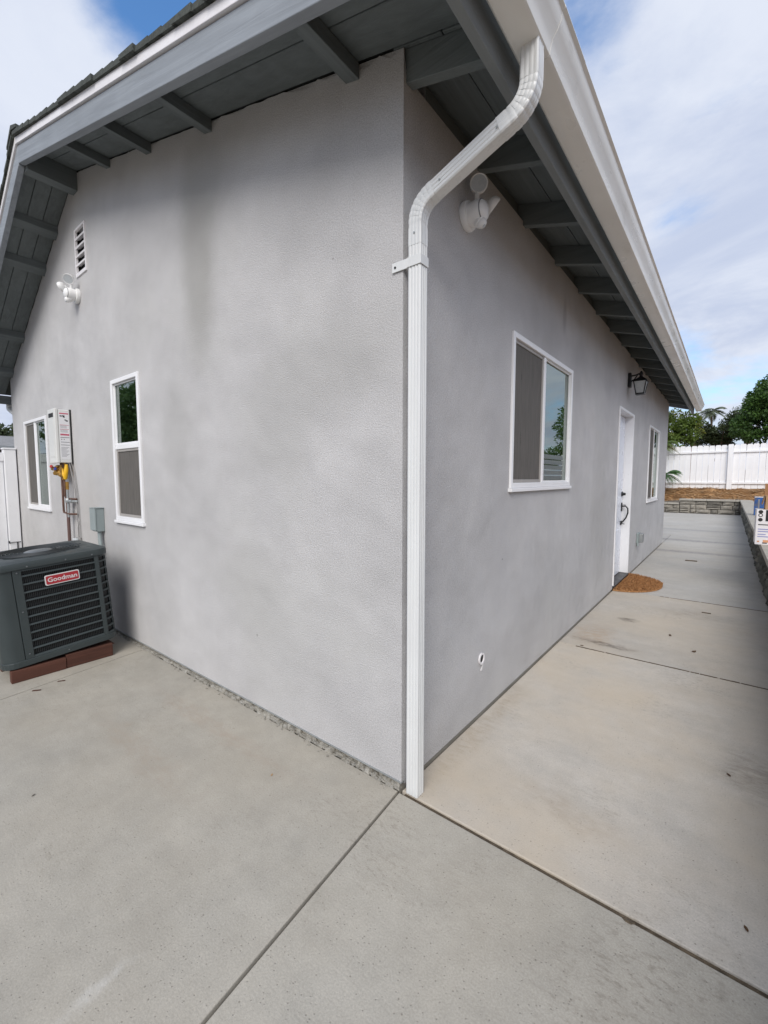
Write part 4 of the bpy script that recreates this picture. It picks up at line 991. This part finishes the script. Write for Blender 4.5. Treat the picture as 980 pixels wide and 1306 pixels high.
wb = thing('wooden_base', 'low base of reddish-brown boards under the air conditioner', 'wooden base', ((AX0 + AX1) / 2, (AY0 + AY1) / 2, 0))
for x0, x1, y0, y1, z0, z1 in ((AX1 - .032, AX1 + .010, -.752, -.472, .001, .076), (AX1 - .034, AX1 + .006, -.469, -.195, .001, .090), (AX1 - .30, AX1 - .262, -.752, -.17, .001, .070), (AX0 - .02, AX0 + .02, -.752, -.17, .001, .070)):
    obj('board', MB().box(x0, x1, y0, y1, z0, z1), 'redwood', wb, bevel=.003)
for x0 in (AX0, AX0 + .21, AX0 + .42): obj('board', MB().box(x0, x0 + (.16 if x0 > AX0 + .4 else .19), -.75, -.172, .0702, .0735), 'redwood', wb)

# ------------------------------------------------------------------ doormat
bm_ = MB(); pts = [(0.006, 3.975)] + [(0.006 + .42 * math.sin(R(a)), 4.47 - .50 * math.cos(R(a))) for a in range(6, 180, 6)] + [(0.006, 4.97)]
mat_o = thing('doormat', 'half-round brown coir doormat in front of the white door', 'doormat', (0.2, 4.47, 0))
obj('backing', bm_.prism(pts, lambda p, a: (p[0], p[1], a), .001, .016), 'coir', mat_o, bevel=.004)
fb = MB()
for k in range(5200):
    a = rng.uniform(0, math.pi); q = math.sqrt(rng.uniform(0, 1)); x = .006 + .42 * q * math.sin(a); y = 4.47 - .50 * q * math.cos(a)
    if x < .012: continue
    h = rng.uniform(.010, .024); dx, dy = rng.normal(0, .008, 2); w = .0035; b = rng.uniform(0, math.pi); ux, uy = math.cos(b) * w, math.sin(b) * w
    fb.add([(x - ux, y - uy, .014), (x + ux, y + uy, .014), (x + ux * .4 + dx, y + uy * .4 + dy, .016 + h), (x - ux * .4 + dx, y - uy * .4 + dy, .016 + h)], [(0, 1, 2, 3)])
stuff(obj('coir_pile', fb, 'coir', mat_o, recalc=False))

# ------------------------------------------------------------------ retaining walls of split blocks
def rough_block():
    mb = MB(); nx, nz = 4, 3; vs = []; fs = []
    for j in range(nz + 1):
        for i in range(nx + 1):
            e_ = (i in (0, nx)) or (j in (0, nz)); vs.append((i / nx, (0.13 if e_ else 0.0) + random.uniform(-.05, .06), j / nz))
    for j in range(nz):
        for i in range(nx): a = j * (nx + 1) + i; fs.append((a, a + 1, a + nx + 2, a + nx + 1))
    o = len(vs); vs += [(0, 1, 0), (1, 1, 0), (1, 1, 1), (0, 1, 1)]
    bot = list(range(nx + 1)); topi = [nz * (nx + 1) + i for i in range(nx + 1)]; lef = [j * (nx + 1) for j in range(nz + 1)]; rig = [j * (nx + 1) + nx for j in range(nz + 1)]
    fs += [tuple(bot[::-1]) + (o, o + 1), tuple(topi) + (o + 2, o + 3), tuple(lef) + (o + 3, o), tuple(rig[::-1]) + (o + 1, o + 2)]
    return mb.add(vs, fs)
BL = []; BD = []
for k in range(7):
    mb = rough_block(); me = bpy.data.meshes.new('block'); me.from_pydata(mb.v, [], mb.f); me.materials.append(M['stone']); finish(me, False); BL.append(me); m2 = me.copy(); m2.materials[0] = M['stone_shaded']; BD.append(m2)
capm = MB(); capm.box(0, 1, 0, 1, 0, 1); cme = bpy.data.meshes.new('cap_stone'); cme.from_pydata(capm.v, [], capm.f); cme.materials.append(M['cap'])


def place(me, parent, name, loc, scl, rz=0.0):
    o = bpy.data.objects.new(name, me); COL.objects.link(o); o.parent = parent; o.location = Vector(loc) - wpos(parent); o.scale = scl; o.rotation_euler = (0, 0, rz)
    if name == 'cap_stone':
        b = o.modifiers.new('bevel', 'BEVEL'); b.width = .008; b.segments = 1
    return o


def course_run(parent, a0, a1, zs, put, wmin=.2, wmax=.5):
    for c, (z0, z1) in enumerate(zs):
        a = a0
        while a < a1 - .02:
            w = min(random.choice((.18, .26, .34, .42, .5)) * random.uniform(.9, 1.1), a1 - a)
            if a1 - a - w < .12: w = a1 - a
            if random.random() < .22:
                m = z0 + (z1 - z0) * random.uniform(.42, .58); put(a, w, z0, m); put(a, w, m, z1)
            else: put(a, w, z0, z1)
            a += w


rw_ = thing('retaining_wall', 'low grey stone block retaining wall along the right side of the walkway', 'retaining wall', (WX, 8, 0))
def put_side(a, w, z0, z1):
    # front face looks towards -x: block's local -y turned to -x, local x runs down the wall
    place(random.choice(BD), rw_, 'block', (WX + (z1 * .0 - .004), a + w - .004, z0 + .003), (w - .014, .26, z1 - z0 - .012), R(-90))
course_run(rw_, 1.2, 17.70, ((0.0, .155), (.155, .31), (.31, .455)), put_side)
a = 1.2
while a < 17.70:
    w = min(.40, 17.70 - a); place(cme, rw_, 'cap_stone', (WX - .035, a + .003, .457), (.32, w - .006, .06)); a += .40
obj('core', MB().box(WX + .06, WX + .26, 1.2, 17.7, 0.0, .452), 'dark_joint', rw_)
mb = MB().box(WX, WX + .28, -5, 1.19, 0, .455); obj('plain_end', mb, 'stone_shaded', rw_)
mb = MB().box(WX - .035, WX + .285, -5, 1.195, .457, .517); obj('plain_cap', mb, 'cap', rw_)

rb_ = thing('retaining_wall', 'low grey stone block retaining wall across the far end of the patio', 'retaining wall', (0, 17.74, 0))
def put_back(a, w, z0, z1): place(random.choice(BL), rb_, 'block', (a + .007, 17.73, z0 + .006), (w - .014, .26, z1 - z0 - .012))
course_run(rb_, -0.42, 1.30, ((0.0, .155), (.155, .31), (.31, .455)), put_back)
course_run(rb_, -6.0, -0.43, ((0.0, .155), (.155, .31)), put_back)
for a in np.arange(-0.44, 1.5, .40): place(cme, rb_, 'cap_stone', (a, 17.70, .457), (min(.394, 1.6 - a), .32, .06))
for a in np.arange(-6.0, -0.45, .40): place(cme, rb_, 'cap_stone', (a, 17.70, .312), (min(.394, -.445 - a), .32, .06))
obj('core', MB().box(-6.0, 1.3, 17.79, 17.98, 0, .30).box(-.42, 1.3, 17.79, 17.98, .301, .452), 'dark_joint', rb_)

# ------------------------------------------------------------------ white board fence at the back
FY = 19.5
bf = thing('fence', 'tall white board fence with rails across the back of the yard', 'fence', (0, FY, .85))
bmesh_f = MB().prism([(0.004, 0), (.181, 0), (.181, 1.60), (.155, 1.645), (.030, 1.645), (.004, 1.60)], lambda p, a: (p[0], a, p[1]), 0.0, .018)
bme = bpy.data.meshes.new('board'); bme.from_pydata(bmesh_f.v, [], bmesh_f.f); bme.materials.append(M['fence']); finish(bme, False)
x = -7.3; k = 0
while x < 3.6:
    o = place(bme, bf, 'board', (x, FY + .045 + random.uniform(-.004, .004), .865 + random.uniform(-.012, .012)), (1, 1, 1), 0); o.rotation_euler = (0, R(random.uniform(-.25, .25)), R(random.uniform(-.8, .8))); x += .185; k += 1
for px in (-5.9, -3.65, -1.39, 0.87, 3.13):
    obj('post', MB().box(px, px + .155, FY - .07, FY + .04, .84, 2.52), 'fence', bf, bevel=.004)
for z, h in ((2.22, .06), (1.05, .06)):
    pxs = [-7.3, -5.9, -3.65, -1.39, 0.87, 3.13, 3.6]
    for p, q in zip(pxs, pxs[1:]):
        dz = random.uniform(-.02, .02)
        obj('rail', MB().hexa([(p + .157, FY - .005, z + dz), (q - .002, FY - .005, z - dz), (q - .002, FY + .04, z - dz), (p + .157, FY + .04, z + dz), (p + .157, FY - .005, z + h + dz), (q - .002, FY - .005, z + h - dz), (q - .002, FY + .04, z + h - dz), (p + .157, FY + .04, z + h + dz)]), 'fence', bf)
# side fence beyond the right-hand bed, mirrored in the window
sf = thing('fence', 'white slatted side fence mirrored in the window beside the downspout', 'fence', (3.62, 8, .5))
mb = MB()
for k in range(9): mb.box(3.62, 3.64, -4, 19.4, .52 + .17 * k, .52 + .17 * k + .14)
stuff(obj('slat', mb, 'fence', sf))
for yy in np.arange(-4, 19.5, 2.35): obj('post', MB().box(3.645, 3.75, yy, yy + .1, .3, 2.08), 'fence', sf)

# vinyl gate and fence on the left
gt = thing('gate', 'white vinyl gate with a flat-topped post at the far house corner', 'gate', (-5.66, -.6, 0))
obj('post', MB().box(-5.715, -5.605, -.122, -.012, .0, 1.585), 'vinyl', gt, bevel=.006)
obj('post_cap', MB().box(-5.722, -5.598, -.129, -.005, 1.586, 1.605), 'vinyl', gt, bevel=.004)
obj('rail', MB().box(-5.685, -5.635, -2.5, -.123, 1.45, 1.55).box(-5.685, -5.635, -2.5, -.123, .12, .24), 'vinyl', gt, bevel=.004)
y = -.125
while y > -2.5: obj('board', MB().box(-5.672, -5.648, y - .17, y - .003, .24, 1.45), 'vinyl', gt, bevel=.003); y -= .173
mb = MB().tube([(-5.60, -.13, .49), (-5.595, -.09, .50), (-5.60, -.02, .50)], .004, 6).tube([(-5.598, -.05, .50), (-5.598, -.052, .40)], .006, 6).tube([(-5.598, -.125, .49), (-5.598, -.128, .52)], .006, 6)
obj('latch', mb, 'black', gt, smooth=True)
lf = thing('fence', 'white vinyl fence mirrored in the gable wall windows', 'fence', (-9, -2.62, 0))
mb = MB(); x = -24
while x < -3.4: mb.box(x, x + .147, -2.64, -2.62, .1, 1.92); x += .15
stuff(obj('board', mb, 'vinyl', lf))
obj('rail', MB().box(-24, -3.4, -2.66, -2.60, 1.921, 2.02), 'vinyl', lf)

# ------------------------------------------------------------------ cartons on the retaining wall
CZ = .5175
def carton(name, label, x0, x1, y0, y1, z0, z1, mat, cat='box'):
    t = thing(name, label, cat, ((x0 + x1) / 2, (y0 + y1) / 2, z0)); obj('body', MB().box(x0, x1, y0, y1, z0, z1), mat, t, bevel=.003); return t
cw = carton('printed_carton', 'white printed cardboard carton with a big black K standing on the retaining wall', 1.222, 1.66, 5.0, 5.32, CZ, .905, 'carton_white')
Mk = Matrix.Translation((1.36, 4.999, .835)) @ Matrix(((1, 0, 0, 0), (0, 0, -1, 0), (0, 1, 0, 0), (0, 0, 0, 1))) @ Matrix.Diagonal((1.25, 1, 1, 1))
text_into('K', 0.17, Mk, 'lettering', 'print_black', cw, .0005, 0.004)
pm = MB()
def pst(x0, x1, z0, z1, mi): pm.box(x0 - .04, x1 - .04, 4.9985, 4.9995, z0, z1, mi)
for zc in (.895, .845, .795): pm.lathe([(.020, 0), (.020, .0006)], (1.258, 4.9994, zc if zc < .89 else .882), (0, -1, 0), 14, 0)
pm.lathe([(.012, .0007), (.012, .0012)], (1.258, 4.9994, .845), (0, -1, 0), 12, 3)
for z0, x1, mi in ((.735, 1.372, 0), (.685, 1.38, 1), (.66, 1.45, 1), (.628, 1.35, 1), (.603, 1.42, 1)): pst(1.282, x1, z0, z0 + .010, mi)
pst(1.282, 1.30, .545, .56, 2); pst(1.33, 1.50, .545, .572, 2); pst(1.40, 1.42, .69, .72, 0); pst(1.325, 1.365, .532, .543, 0)
obj('print', pm, ['print_black', 'print_blue', 'print_orange', 'carton_white'], cw)
ct = thing('open_carton', 'open brown cardboard box standing on the white printed carton', 'box', (1.5, 5.18, .9065))
t3 = .004
cx0, cx1 = 1.295, 1.62
obj('body', MB().box(cx0, cx0 + t3, 5.05, 5.30, .907, 1.06).box(cx1, cx1 + t3, 5.05, 5.30, .907, 1.06).box(cx0 + .005, cx1 - .001, 5.05, 5.05 + t3, .907, 1.06).box(cx0 + .005, cx1 - .001, 5.296, 5.30, .907, 1.06).box(cx0 + .005, cx1 - .001, 5.055, 5.295, .907, .911), 'card', ct)
obj('flap', MB().hexa([(cx0, 5.302, 1.06), (cx1 + .004, 5.302, 1.06), (cx1 + .004, 5.306, 1.06), (cx0, 5.306, 1.06), (cx0, 5.34, 1.19), (cx1 + .004, 5.34, 1.19), (cx1 + .004, 5.344, 1.19), (cx0, 5.344, 1.19)]), 'card_in', ct)
obj('flap', MB().hexa([(cx0 - .005, 5.06, 1.06), (cx0 - .001, 5.06, 1.06), (cx0 - .001, 5.29, 1.06), (cx0 - .005, 5.29, 1.06), (cx0 - .027, 5.07, .96), (cx0 - .023, 5.07, .96), (cx0 - .023, 5.28, .96), (cx0 - .027, 5.28, .96)]), 'card', ct)
bp_ = carton('blue_carton', 'small glossy blue carton on the wall cap behind the white printed carton', 1.375, 1.60, 10.0, 10.15, CZ, .875, 'pack_blue')
obj('dark_panel', MB().box(1.43, 1.455, 9.997, 9.9995, .60, .84), 'print_grey', bp_)
obj('lid', MB().box(1.374, 1.601, 9.999, 10.151, .8755, .885), 'label', bp_)

# ------------------------------------------------------------------ trees and plants
def leaves(centers, radii, n, size, aspect=0.45, droop=0.3):
    """n small folded leaf faces scattered through clumps"""
    centers = np.array(centers); radii = np.array(radii); idx = rng.integers(0, len(centers), n)
    d = rng.normal(0, 1, (n, 3)); d /= np.linalg.norm(d, axis=1)[:, None]
    q = rng.uniform(0.25, 1.0, n) ** 0.5
    p = centers[idx] + d * radii[idx] * q[:, None]
    ax = d * 0.8 + rng.normal(0, 0.6, (n, 3)); ax[:, 2] -= droop; ax /= np.linalg.norm(ax, axis=1)[:, None]
    sd_ = np.cross(ax, rng.normal(0, 1, (n, 3))); sd_ /= np.linalg.norm(sd_, axis=1)[:, None]
    s = size * rng.uniform(0.6, 1.3, n)[:, None]
    a = p; b = p + ax * s * 0.5 + sd_ * s * aspect * 0.5; c = p + ax * s; e = p + ax * s * 0.5 - sd_ * s * aspect * 0.5
    v = np.stack([a, b, c, e], 1).reshape(-1, 3)
    return v, [(4 * i, 4 * i + 1, 4 * i + 2, 4 * i + 3) for i in range(n)]


def tree(name, label, cat, base, trunk_top, tr, blobs, nclump, clump_r, nleaf, size, mat, limbs=10, group=None, aspect=.45):
    t = thing(name, label, cat, base, group); base = Vector(base); top = Vector(trunk_top); cl = []; rad = []
    wts = np.array([b[1][0] * b[1][1] * b[1][2] for b in blobs]) ** 0.66; wts = wts / wts.sum()
    for k in range(nclump):
        c, r_ = blobs[rng.choice(len(blobs), p=wts)]
        d = rng.normal(0, 1, 3); d /= np.linalg.norm(d); q = rng.uniform(.35, 1.0) ** .45
        cl.append(np.array(c) + d * np.array(r_) * q); s = clump_r * rng.uniform(.6, 1.35); rad.append((s, s, s * .65))
    mb = MB(); mid = base.lerp(top, .5) + Vector((random.uniform(-.1, .1), random.uniform(-.1, .1), 0))
    mb.tube([base - Vector((0, 0, .2)), base + Vector((0, 0, .15)), mid, top], [tr * 1.5, tr * 1.1, tr * .85, tr * .6], 10)
    obj('trunk', mb, 'bark', t, smooth=True)
    for k in range(limbs):
        c = Vector(cl[int(k * nclump / limbs)]); st = base.lerp(top, random.uniform(.55, 1.0)); m = st.lerp(c, .5) + Vector((0, 0, random.uniform(0, .25)))
        obj('limb', MB().tube([st, m, c], [tr * .45, tr * .28, tr * .08], 6), 'bark', t, smooth=True)
    v, f = leaves(cl, rad, nleaf, size, aspect)
    mb = MB(); mb.v = [tuple(p) for p in v]; mb.f = f; mb.m = [0] * len(f)
    obj('crown', mb, mat, t, recalc=False)
    return t


tree('broadleaf_tree', 'large dense bright green tree behind the white fence at the right', 'tree', (2.35, 24.0, .8), (2.4, 24, 3.6), .16,
     [((2.55, 24, 4.55), (1.25, 1.1, 1.15)), ((1.75, 23.8, 3.55), (.85, .9, .75)), ((3.3, 24, 3.4), (1.2, 1, 1.0)), ((2.1, 23.9, 4.6), (.55, .7, .8)), ((2.9, 24, 5.4), (.7, .7, .5))], 210, .30, 30000, .135, 'leaf_dense', 12)
tree('broadleaf_tree', 'dark olive airy tree behind the middle of the white fence', 'tree', (.45, 25.5, .8), (.5, 25.5, 2.6), .12,
     [((.55, 25.5, 3.6), (.95, .6, .50)), ((-.25, 25.5, 3.4), (.55, .5, .42)), ((1.2, 25.5, 3.8), (.6, .5, .6)), ((.2, 25.5, 2.95), (.9, .5, .4))], 95, .24, 9500, .12, 'leaf_olive', 14)
tree('broadleaf_tree', 'yellow-green tree rising behind the fence beside the house corner', 'tree', (-1.5, 22.0, .8), (-1.5, 22, 2.8), .12,
     [((-1.6, 22, 3.5), (.95, .7, .85)), ((-.75, 21.9, 3.25), (.50, .5, .65)), ((-1.2, 21.0, 2.6), (.45, .6, .5)), ((-2.4, 22, 3.4), (.8, .8, .9)), ((-.55, 22, 3.75), (.35, .4, .3))], 140, .22, 17000, .125, 'leaf_lime', 10)
tree('shrub_tree', 'pale grey-green wispy tree rising left of the large dense tree', 'tree', (1.6, 27.5, .8), (1.6, 27.5, 3.6), .10,
     [((1.45, 27.5, 4.5), (.5, .5, .55)), ((1.2, 27.5, 4.1), (.3, .4, .5)), ((1.9, 27.5, 4.9), (.5, .5, .5))], 50, .18, 3000, .12, 'leaf_pale', 12, aspect=.25)


def frond_plant(name, label, cat, base, h, n, L_, mat, stemr=.02, leafl=.2, spread=1.0, ntrunk=False, nl=16):
    t = thing(name, label, cat, base); b = Vector(base)
    if h > .3: obj('trunk', MB().tube([b - Vector((0, 0, .1)), b + Vector((.02 * h, 0, h * .5)), b + Vector((0, 0, h))], [stemr * 1.3, stemr, stemr * .9], 8), 'bark', t, smooth=True)
    for k in range(n):
        a = 2 * math.pi * k / n + random.uniform(-.3, .3); el = random.uniform(.1, 1.1); mb = MB(); st = b + Vector((0, 0, h)); P_ = []
        for i in range(7):
            u = i / 6; P_.append(st + Vector((math.cos(a), math.sin(a), 0)) * (L_ * u * spread * math.cos(el * .6)) + Vector((0, 0, L_ * (math.sin(el) * u - .75 * u * u))))
        mb.tube(P_, [.010, .009, .008, .007, .005, .004, .002], 5)
        for i in range(nl):
            u = .12 + .86 * i / nl; j = min(int(u * 6), 5); p = P_[j].lerp(P_[j + 1], u * 6 - j); tg = (P_[j + 1] - P_[j]).normalized(); sdv = tg.cross(Vector((0, 0, 1)));
            if sdv.length < .01: continue
            sdv.normalize(); ll = leafl * math.sin(math.pi * (.15 + .8 * u)) + .02
            for s in (-1, 1):
                tip = p + (sdv * s * .8 + tg * .6 + Vector((0, 0, -.35))).normalized() * ll; w_ = tg * (ll * .11)
                md = p.lerp(tip, .5); mb.add([p, md + w_, tip, md - w_], [(0, 1, 2, 3)])
        obj('frond', mb, mat, t, recalc=False)
    return t


frond_plant('fern_plant', 'green feathery plant in front of the fence at the house corner', 'plant', (-1.02, 18.75, .75), .65, 18, .70, 'leaf_frond', .025, .20, 1.0)
frond_plant('fern_plant', 'higher feathery plant hanging over the fence top at the house corner', 'plant', (-1.22, 19.1, .8), 1.75, 18, .70, 'leaf_lime', .03, .20, 1.0)
frond_plant('palm_tree', 'distant pale palm tree rising past the end of the gutter', 'palm tree', (-.30, 38, .8), 5.2, 16, 1.3, 'leaf_pale', .07, .36, .85, nl=20)

nh = thing('neighbour_house', 'small brick-red house piece seen over the fence between trees', 'house', (-.62, 27, .8))
obj('wall', MB().box(-.78, -.52, 27.0, 30, .8, 3.25), 'neigh_wall', nh); obj('trim', MB().box(-.515, -.46, 26.98, 30, .8, 3.30), 'white_trim', nh); obj('window', MB().box(-.72, -.60, 26.97, 26.998, 2.95, 3.15), 'dark', nh)
obj('roof', MB().hexa([(-.95, 26.9, 3.26), (-.42, 26.9, 3.32), (-.42, 30, 3.32), (-.95, 30, 3.26), (-.95, 26.9, 3.32), (-.42, 26.9, 3.38), (-.42, 30, 3.38), (-.95, 30, 3.32)]), 'tile', nh)

n2 = thing('neighbour_house', 'low grey neighbouring house with a dark roof behind the vinyl gate', 'house', (-18, 3, 0))
obj('wall', MB().box(-22, -17, -1, 9, 0, 2.10), 'grey_wall', n2)
obj('roof', MB().hexa([(-22.5, -1.5, 2.10), (-16.4, -1.5, 2.18), (-16.4, 9.5, 2.18), (-22.5, 9.5, 2.10), (-19.8, -1.5, 2.75), (-19.2, -1.5, 2.75), (-19.2, 9.5, 2.75), (-19.8, 9.5, 2.75)]), 'tile', n2)
obj('gutter', MB().box(-16.39, -16.30, -1.5, 9.5, 2.14, 2.24), 'steel', n2)
tree('broadleaf_tree', 'dark green tree beyond the grey neighbouring roof at far left', 'tree', (-33, 4.4, 0), (-33, 4.4, 2.6), .2,
     [((-33, 4.6, 3.4), (1.6, 1.7, 1.05)), ((-33, 2.8, 3.0), (1.3, 1.2, .7))], 60, .45, 7000, .25, 'leaf_olive', 6)
tree('broadleaf_tree', 'bushy bright green tree beyond the slatted side fence, mirrored in the window beside the downspout', 'tree', (5.0, 20.5, .6), (5.0, 20.5, 2.6), .14,
     [((4.9, 20.5, 3.4), (.9, 1.0, 1.3)), ((4.5, 20.3, 2.6), (.8, .9, .9)), ((5.4, 20.6, 2.3), (.9, .8, .6)), ((4.6, 20.5, 4.5), (.5, .5, .6))], 110, .28, 9000, .15, 'leaf_garden', 10)
# trees mirrored in the gable wall windows
for k, (x, y, s) in enumerate(((-12.5, -6.3, 1.0), (-18, -7.4, 1.15), (-25, -7.0, 1.3), (-33, -9.0, 1.5))):
    lab = ('green garden tree nearest the house behind the vinyl fence, mirrored in the narrow window', 'second green garden tree along the vinyl fence, mirrored in the gable windows', 'third green garden tree along the vinyl fence, mirrored in the sliding window', 'farthest green garden tree beyond the vinyl fence')[k]
    tree('garden_tree', lab, 'tree', (x, y, 0), (x, y, 2.4), .16, [((x, y, 3.3 * s), (2.4 * s, 1.5 * s, 1.5 * s)), ((x + 1.2, y, 2.4 * s), (1.5 * s, 1.2, 1.0)), ((x - 1.5, y, 2.6 * s), (1.6 * s, 1.2, 1.1))], 130, .5, 9000, .24, 'leaf_garden', 8, 'garden trees behind the vinyl fence')

# ------------------------------------------------------------------ litter on the concrete
def litter(x, y, s, label, mat='leaf_dry', rz=None, z=.001, name='dry_leaf', cat='leaf', flat=False):
    mb = MB(); n = 7; a0_ = rz if rz is not None else random.uniform(0, 6.28); ca, sa = math.cos(a0_), math.sin(a0_)
    def T(u, v, h): return (x + (u * ca - v * sa) * s, y + (u * sa + v * ca) * s, z + h * s)
    top = []
    outl = [(-1, 0), (-.4, .38), (.3, .42), (1, .05), (.35, -.38), (-.4, -.40)]
    if flat: outl = [(-1, -.22), (1, -.22), (.95, .24), (-.9, .22)]
    n = len(outl); hh = [.05 if flat else random.uniform(.1, .5) for _ in outl]
    vs = [T(u, v, 0.02 if flat else hh[i] * .5) for i, (u, v) in enumerate(outl)] + [T(u, v, .12 + hh[i] * .5) for i, (u, v) in enumerate(outl)]
    fs = [tuple(range(n - 1, -1, -1)), tuple(range(n, 2 * n))] + [(i, (i + 1) % n, n + (i + 1) % n, n + i) for i in range(n)]
    mb.add(vs, fs); return tag(obj(name, mb, mat, origin=(x, y, z)), label, cat)


litter(.165, 2.06, .013, 'small dry leaf lying on the cross joint near the long wall')
litter(.66, 2.72, .020, 'dry brown leaf lying mid walkway left of another')
litter(.83, 2.44, .022, 'curled rust-brown leaf on the walkway toward the right side')
litter(.57, 6.65, .075, 'dark flat scrap lying far down the walkway beyond the door', 'joint', .1, flat=True, name='scrap', cat='scrap')
litter(.86, 3.62, .035, 'thin dark twig lying across the walkway beside the doormat', 'brown_joint', .1, flat=True, name='twig', cat='twig')
litter(1.03, .93, .011, 'tiny dark leaf near the right edge of the near walkway slab')
litter(1.07, .16, .010, 'tiny dark leaf by the joint at the bottom right')
litter(.81, -.019, .016, 'dark crumb of dirt stuck in the walkway joint', 'joint', .05, z=-.002, name='dirt_clod', cat='dirt')
litter(1.06, -.019, .016, 'long dark clod of dirt packed in the joint at right', 'joint', .02, z=-.004, name='dirt_clod', cat='dirt')
litter(-2.17, -.68, .022, 'reddish wood chip lying in front of the wooden base', 'redwood', .9, flat=True, name='wood_chip', cat='wood chip')
litter(-2.20, -.55, .020, 'paler reddish wood chip nearer the wall by the wooden base', 'redwood', 1.0, flat=True, name='wood_chip', cat='wood chip')
litter(-.48, -.27, .008, 'small yellowish crumb on the patio beside the gable wall', 'straw', name='crumb', cat='crumb')
litter(-1.12, -.93, .008, 'grey pebble lying on the patio slab', 'stone', name='pebble', cat='pebble')
